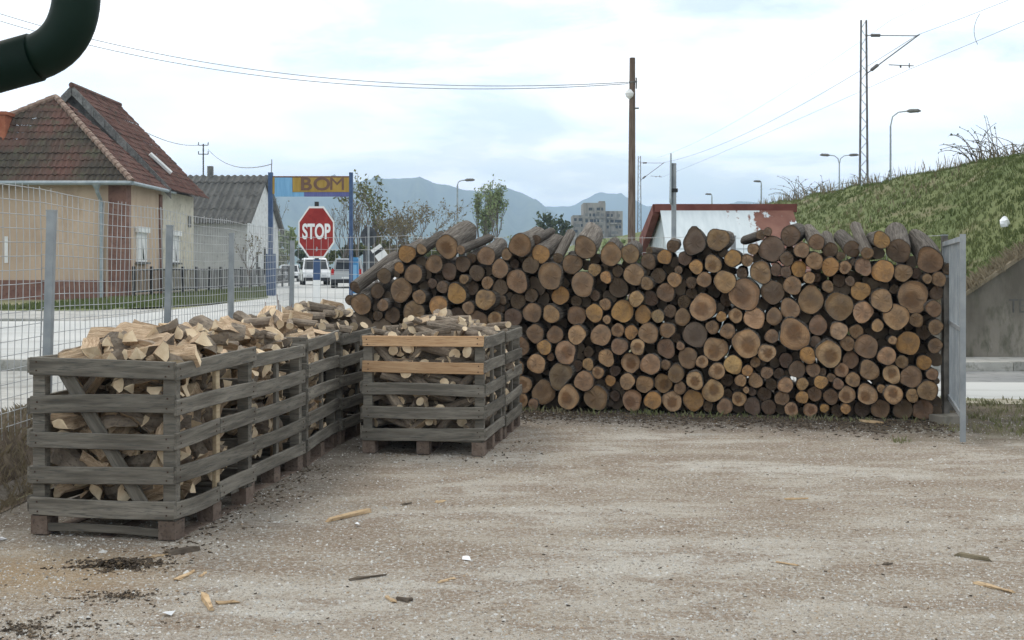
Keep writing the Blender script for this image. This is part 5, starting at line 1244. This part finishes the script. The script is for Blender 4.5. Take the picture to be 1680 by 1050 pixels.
# grass, weeds and brambles
def tufts(name, mat, pts, hmin, hmax, w, blades, seed, label, lean=.5):
    rg = random.Random(seed); vs, fs = [], []
    for (x, y, z) in pts:
        for k in range(blades):
            a = rg.uniform(0, 6.283); h = rg.uniform(hmin, hmax); bx, by = x + rg.uniform(-.05,.05), y + rg.uniform(-.05,.05); l = lean*h
            dx, dy = math.cos(a)*w, math.sin(a)*w; lx, ly = rg.uniform(-l,l), rg.uniform(-l,l); o = len(vs)
            vs += [(bx-dx,by-dy,z-.02),(bx+dx,by+dy,z-.02),(bx+lx*.4+dx*.6,by+ly*.4+dy*.6,z+h*.6),(bx+lx,by+ly,z+h)]
            fs += [(o,o+1,o+2),(o,o+2,o+3)]
    mb = MB(); mb.v = vs; mb.f = fs; mb.m = [0]*len(fs)
    me = bpy.data.meshes.new(name); me.from_pydata(vs, [], fs); me.materials.append(mat)
    o = link(name, me); tag(o, label, 'grass', kind='stuff'); return o
def grassm(name, c1, c2, c3):
    return noisy(name, c1, c2, .3, kind='World', rnd=0, bump=0, rough=.9, c3=c3 if c3 else None)
m_g1 = grassm('bank_grass', (.095,.125,.04), (.155,.175,.07), None); m_g2 = grassm('dry_grass', (.15,.125,.08), (.27,.225,.15), (.20,.16,.10)); m_g3 = grassm('weed_green', (.12,.135,.055), (.19,.19,.095), (.25,.215,.14))
rg = random.Random(77); pts = []
while len(pts) < 20000:
    y = 19.1 + 45*rg.random()**1.6; tt = rg.uniform(.0, 7.6); x = toe(y)+tt
    if y < 19.8 and tt < .3: continue
    pts.append((x, y, bank_h(x, y)))
tufts('bank_grass', m_g1, pts, .04, .11, .011, 5, 5, 'rough green grass covering the railway embankment')
pts = []
for i in range(2600):
    y = 19.1 + 40*rg.random()**1.5; tt = rg.uniform(.3, 7.4); x = toe(y)+tt
    if mnoise.noise((x*.35, y*.25, 9)) > .08: pts.append((x, y, bank_h(x, y)))
tufts('dry_bank_grass', m_g2, pts, .06, .20, .010, 4, 6, 'dry straw patches among the embankment grass', .35)
pts = [(x, 18.72 + rg.uniform(-.05,.4), max(.05,.06+.66*(x-6))+.05) for x in [rg.uniform(6.0,12) for _ in range(1500)]]
tufts('wall_top_grass', m_g2, pts, .04, .18, .005, 4, 16, 'dead grass hanging along the top of the wing wall', .9)
pts = []
for i in range(900):
    y = 24 + 36*rg.random(); x = toe(y) + rg.uniform(6.6, 8.4); pts.append((x, y, bank_h(x, y)))
tufts('crest_weeds', m_g2, pts, .15, .55, .010, 2, 26, 'tall dead weeds along the embankment crest', .25)
pts = [(FX + rg.uniform(-.25,.28), rg.uniform(5.5, 18.5), 0) for _ in range(2600)]; pts = [(x, y, G(x,y)) for x, y, _ in pts]
tufts('bank_foot_grass', m_g2, pts, .02, .09, .003, 6, 36, 'dead grass on the low bank under the wire fence', .9)
pts = []
while len(pts) < 1100:
    x, y = rg.uniform(3.6, 8.5), rg.uniform(9.6, 13.7)
    if mnoise.noise((x*1.1, y*1.1, 5)) + .55*sstep(9.6, 11.5, y) + .3*sstep(4.0,5.5,x) > .72: pts.append((x, y, G(x, y)))
tufts('gate_weeds', m_g3, pts, .015, .07, .006, 4, 46, 'low green weeds around the foot of the gate', .7)
pts = [(rg.uniform(-14.6,-9.6), rg.uniform(30, 66), SG+.02) for _ in range(9000)]; pts = [q for q in pts if q[1] < -q[0]/.2208 - .3 and q[1] > 29.8 + max(0, q[0]+11.2)*4]
tufts('verge_grass', m_g1, pts, .05, .16, .02, 3, 56, 'short grass on the verge in front of the houses')
pts = [(x, y, G(x,y)) for x, y in [((PR + LU*rg.uniform(-6,-.2) - LN*rg.uniform(.0,.25)).to_tuple()) for _ in range(160)]]
tufts('stack_foot_weeds', m_g3, pts, .02, .08, .006, 4, 66, 'tiny weeds along the foot of the log stack', .7)
def bramble(label, x, y, Y, w, h, seed, n=26):
    rg = random.Random(seed); b = px(x, y, Y); X = b.x; z = bank_h(X, Y); t = thing('bare_bramble', label, 'shrub', (X, Y, z), 0, 'bare brambles on the embankment crest'); mb = MB(); lb = MB()
    for i in range(n):
        a = rg.uniform(-1,1); p = Vector((rg.uniform(-w,w)*.5, rg.uniform(-.3,.3), -.1)); pts = [p]; d = Vector((a*.6, rg.uniform(-.3,.3), 1)).normalized()
        for k in range(6): d = (d + Vector((a*.22, rg.uniform(-.1,.1), -.16*k*.4))).normalized(); p = p + d*h*.24*rg.uniform(.6,1.2); pts.append(p)
        mb.tube(pts, [.018-.002*k for k in range(7)], 3, cap=False)
        for k in range(6): 
            c = rg.choice(pts[2:]); s = .05; lb.add([c+Vector((rg.uniform(-s,s),rg.uniform(-s,s),rg.uniform(-s,s))) for _ in range(3)], [(0,1,2)])
    mb.build('stems', m_twig, t); lb.build('leaves', m_lf_dark, t)
bramble('bare bramble arching over the highest part of the embankment crest', 1640, 262, 30, 1.4, 1.0, 3, 34)
bramble('low dark bramble on the crest beside the two armed lamp', 1345, 322, 45, .9, .75, 4, 26)
bramble('dry bramble clump where the embankment crest meets the shed roof', 1315, 325, 46.5, .8, 1.0, 5, 20)
bramble('thin bramble shoots on the crest between lamp and mast', 1450, 300, 38.5, 1.2, .7, 6, 16)
# a white bag caught on the slope
p = px(1648, 367, 24.5)
best = min(((px(1648,367,Y), Y) for Y in frange(20, 40, .1)), key=lambda q: abs(bank_h(q[0].x, q[1]) + .12 - q[0].z)); p = best[0]
mb = MB(); rg = random.Random(4); n = 9; vs = [(0,0,.21)]
for (z, r) in ((.17,.05),(.09,.11),(0,.13),(-.08,.10)):
    for i in range(n): a = 6.283*i/n; k = r*rg.uniform(.75,1.25); vs.append((k*math.cos(a), k*math.sin(a), z+rg.uniform(-.02,.02)))
fs = [(0,1+i,1+(i+1)%n) for i in range(n)] + [(1+k*n+i, 1+(k+1)*n+i, 1+(k+1)*n+(i+1)%n, 1+k*n+(i+1)%n) for k in range(3) for i in range(n)]
mb.add(vs, fs); o = mb.build('plastic_bag', plain('white_plastic', (.78,.80,.82), .4)); o.location = p; o.scale = (.72,.72,.72); tag(o, 'crumpled white plastic bag caught on the grassy embankment', 'bag')
# thin dead stalks standing by the fence behind the crates
for (x, y0, y1, sd) in ((466, 475, 525, 3), (443, 490, 525, 8)):
    p = px(x, 520, 16.5); t = thing('dead_stalk', 'dry brown weed stalk standing ' + ('beside the grey fence post' if sd == 3 else 'before the gantry post casing'), 'weed', (p.x, 16.5, G(p.x,16.5))); rg = random.Random(sd); mb = MB()
    H = px(0, y0, 16.5).z - G(p.x,16.5)
    for k in range(7): a = rg.uniform(-.12,.12); mb.tube([(a*.3,0,-.05),(a*.6,rg.uniform(-.05,.05),H*.5*rg.uniform(.7,1)),(a,rg.uniform(-.1,.1),H*rg.uniform(.55,1))], [.012,.01,.004], 4)
    mb.build('stem', m_brown, t)

# ------------------------------------------------------------------ chippings, bark crumbs and scraps on the yard
def pebbles():
    rg = random.Random(12); vs, fs, cols = [], [], []
    pal = [((.55,.54,.51),5), ((.42,.40,.36),5), ((.30,.27,.23),3), ((.58,.56,.53),.7), ((.26,.22,.18),1.5), ((.36,.27,.18),.8)]
    tot = sum(w for _, w in pal)
    for i in range(60000):
        y = 4.2 + 9*rg.random()**1.9; hwid = .50*y + .3; x = rg.uniform(-hwid, hwid)
        if x < -3.5 or y > fence_y(x)-.2: continue
        s = rg.choice((.003,.004,.004,.005,.006,.008)) * rg.uniform(.7,1.25)
        if rg.random() < .0025: s *= 2.2
        z = G(x, y) + .004 + s*.25; o = len(vs); n = 5; a0 = rg.uniform(0,6.28); e = rg.uniform(.7,1.4)
        for k in range(n): a = a0 + 6.283*k/n; r = s*rg.uniform(.8,1.2); vs.append((x+r*e*math.cos(a), y+r*math.sin(a), z-s*.3))
        vs.append((x+rg.uniform(-.3,.3)*s, y+rg.uniform(-.3,.3)*s, z+s*rg.uniform(.4,.8)))
        q = rg.uniform(0, tot); c = pal[0][0]
        for cc_, w in pal:
            q -= w
            if q <= 0: c = cc_; break
        k = rg.uniform(.75,1.15)
        for j in range(n): fs.append((o+j, o+(j+1)%n, o+n)); cols.append((c[0]*k, c[1]*k, c[2]*k, 1))
    me = bpy.data.meshes.new('gravel_chippings'); me.from_pydata(vs, [], fs)
    at = me.color_attributes.new('tone', 'FLOAT_COLOR', 'CORNER')
    flat = [v for c in cols for _ in range(3) for v in c]; at.data.foreach_set('color', flat)
    m, nt, b = new_mat('chipping'); an = N(nt, 'ShaderNodeAttribute'); an.attribute_name = 'tone'; nt.links.new(an.outputs['Color'], b.inputs['Base Color']); b.inputs['Roughness'].default_value = .9
    me.materials.append(m); o = link('gravel_chippings', me); tag(o, 'loose pale gravel chippings strewn over the yard', 'gravel', kind='stuff')
pebbles()
m_crumb = noisy('bark_crumb', (.035,.027,.02), (.10,.078,.058), 9, kind='World', rnd=0, bump=.3, c3=(.24,.17,.10))
def crumbs(name, label, place, n, seed, smin=.006, smax=.028):
    rg = random.Random(seed); mb = MB()
    for i in range(n):
        x, y, z = place(rg); s = rg.uniform(smin, smax); M = Matrix.Translation((x, y, z)) @ Euler((rg.uniform(-.4,.4), rg.uniform(-.4,.4), rg.uniform(0,6.28))).to_matrix().to_4x4()
        k = rg.uniform(.25,.6); mb.box(-s, s, -s*k, s*k, -.1*s, .35*s, 0, M)
    tag(mb.build(name, m_crumb), label, 'bark', kind='stuff')
def heap_at(cx, cy, rx, ry, hz):
    def f(rg):
        a = rg.uniform(0,6.28); r = abs(rg.gauss(0,.62)); x, y = cx + rx*r*math.cos(a) + .05*math.sin(9*a), cy + ry*r*math.sin(a) + .03*math.cos(5*a); return x, y, G(x,y)+.005 + hz*max(0,1-r)*rg.random()
    return f
def gpt(x, y): Y = CAM_H*F_PX/(y-HY); return ((x-CX)/F_PX*Y, Y)
a = gpt(195, 930); crumbs('bark_heap', 'low heap of dark bark crumbs in front of the braced crate', heap_at(a[0], a[1], .28, .13, .04), 900, 1, .002, .013)
a = gpt(205, 980); crumbs('bark_heap', 'thin scatter of dark bark crumbs near the tan sawdust', heap_at(a[0], a[1], .28, .09, .012), 260, 2, .002, .010)
a = gpt(40, 1035); crumbs('bark_heap', 'dark mud and bark crumbs at the yard edge beyond the sawdust', heap_at(a[0], a[1], .45, .3, .010), 420, 7, .002, .011)
def along(rg):
    s = rg.uniform(-6.9, .1); d = -abs(rg.gauss(0,.5)); P_ = PR + LU*s + LN*d; return P_.x, P_.y, G(P_.x,P_.y)+.006
crumbs('bark_litter', 'dark bark litter along the foot of the log stack', along, 4200, 3, .004, .020)
def around(rg):
    y = rg.uniform(6.2, 10.5); x = -2.0 + (y-6.6)*.14 + rg.uniform(-.1,.5)*rg.random() + (rg.uniform(0,1.6) if y > 9.3 else 0); return x, y, G(x,y)+.006
crumbs('bark_litter', 'dark bark litter under and beside the firewood crates', around, 420, 4, .004, .014)
def everywhere(rg):
    y = 4.4 + 7*rg.random()**1.5; x = rg.uniform(-.5*y, .5*y); x = max(-3.3, x); return x, y, G(x,y)+.006
crumbs('wood_crumbs', 'small brown wood crumbs scattered over the gravel', everywhere, 420, 5, .003, .010)
m_scrap = noisy('pale_scrap', (.36,.25,.14), (.50,.37,.23), 9, rnd=.25, bump=.3, c3=(.24,.16,.09)); m_scrapd = noisy('dark_scrap', (.07,.055,.042), (.15,.12,.09), 9, rnd=.2, bump=.4)
rg = random.Random(31)
def scrap(x0, y0, x1, y1, w, t, mat, label, lift=0):
    a, b = gpt(x0, y0), gpt(x1, y1); A = Vector((*a, G(*a)+.012+lift)); B = Vector((*b, G(*b)+.012+lift)); X = (B-A); L = X.length; X.normalize(); Yv = Vector((0,0,1)).cross(X).normalized(); Zv = X.cross(Yv)
    mb = MB(); prof = [(-w/2,0),(w/2,0),(w/2*.8,t),(-w/2*.7,t*.9)]; vs = []
    for k, s in enumerate((0,.3,.7,1)):
        q = (.92,1.05,.95,.88)[k]*rg.uniform(.8,1.12)
        for (u, v) in prof: vs.append((s*L + rg.uniform(-.022,.022), u*q + rg.uniform(-.006,.006), v*q*rg.uniform(.6,1.1)))
    fs = [(k*4+i, k*4+(i+1)%4, k*4+4+(i+1)%4, k*4+4+i) for k in range(3) for i in range(4)] + [(3,2,1,0),(12,13,14,15)]
    mb.add(vs, fs); o = mb.build('wood_scrap', mat, M=basis(A - Vector((0,0,.006)), X, Yv, Zv)); tag(o, label, 'wood scrap', 'wood scraps on the gravel')
scrap(538,857,604,842,.045,.03,m_scrap,'straight pale batten lying on the gravel beyond the braced crate')
scrap(289,955,320,939,.028,.012,m_scrap,'short pale splinter pointing away from the bark heap')
scrap(330,947,338,941,.015,.008,m_scrap,'tiny pale chip beside the short splinter')
scrap(276,912,322,904,.06,.03,m_scrapd,'dark bark slab by the foot of the braced crate')
scrap(242,917,276,913,.022,.010,m_scrap,'narrow tan sliver touching the dark bark slab')
scrap(334,980,346,1002,.035,.03,m_scrap,'curled bark chip standing on the gravel')
scrap(352,992,390,990,.03,.012,m_scrap,'flat splintered chip next to the curled bark chip')
scrap(577,953,632,946,.022,.01,m_scrapd,'thin brown twig in the middle of the gravel')
scrap(716,959,742,952,.022,.01,m_scrap,'short tan splinter in the middle of the gravel')
scrap(655,985,674,988,.035,.02,m_scrapd,'small dark bark lump with chips beside it'); scrap(634,982,648,990,.02,.01,m_scrap,'tan chip next to the small dark bark lump')
scrap(1570,913,1624,922,.038,.022,noisy('green_scrap',(.12,.10,.065),(.19,.16,.105),8,rnd=0),'mossy split stick lying in the open half of the yard')
scrap(1600,958,1662,974,.03,.014,m_scrap,'long thin splinter beyond the mossy split stick')
scrap(712,826,728,824,.03,.015,m_scrap,'small tan chip between the crates and the batten'); scrap(660,830,676,827,.02,.012,m_scrapd,'small brown twig between the crates and the batten')
scrap(1288,820,1322,819,.025,.012,m_scrap,'short tan stick halfway to the log stack'); scrap(1452,929,1464,926,.02,.01,m_scrapd,'tiny dark chip in the open gravel'); scrap(1275,926,1310,931,.018,.008,m_scrap,'faint tan sliver pressed into the gravel')
scrap(1412,692,1450,696,.07,.03,m_scrap,'pale bark slab lying before the log stack near the gate'); scrap(1430,708,1456,712,.05,.02,m_scrapd,'brown bark slab lying before the log stack near the gate')
m_paper = plain('white_scrap', (.72,.73,.74), .6)
for (x, y, lb) in ((588,864,'scrap of white paper beside the pale batten'),(278,1010,'scrap of white foil on the gravel'),(766,920,'tiny white scrap in the middle of the gravel'),(6,888,'white scrap beside the braced crate and the bank')):
    a = gpt(x, y); mb = MB(); r_ = .028; vs = [(rg.uniform(-r_,r_), rg.uniform(-r_,r_), rg.uniform(0,.02)) for _ in range(7)]; bmm = bmesh.new(); [bmm.verts.new(v) for v in vs]; bmesh.ops.convex_hull(bmm, input=bmm.verts); me = bpy.data.meshes.new('paper_scrap'); bmm.to_mesh(me); bmm.free(); me.materials.append(m_paper)
    o = link('paper_scrap', me); o.location = (a[0], a[1], G(*a)+.008); tag(o, lb, 'litter', 'white scraps on the gravel')
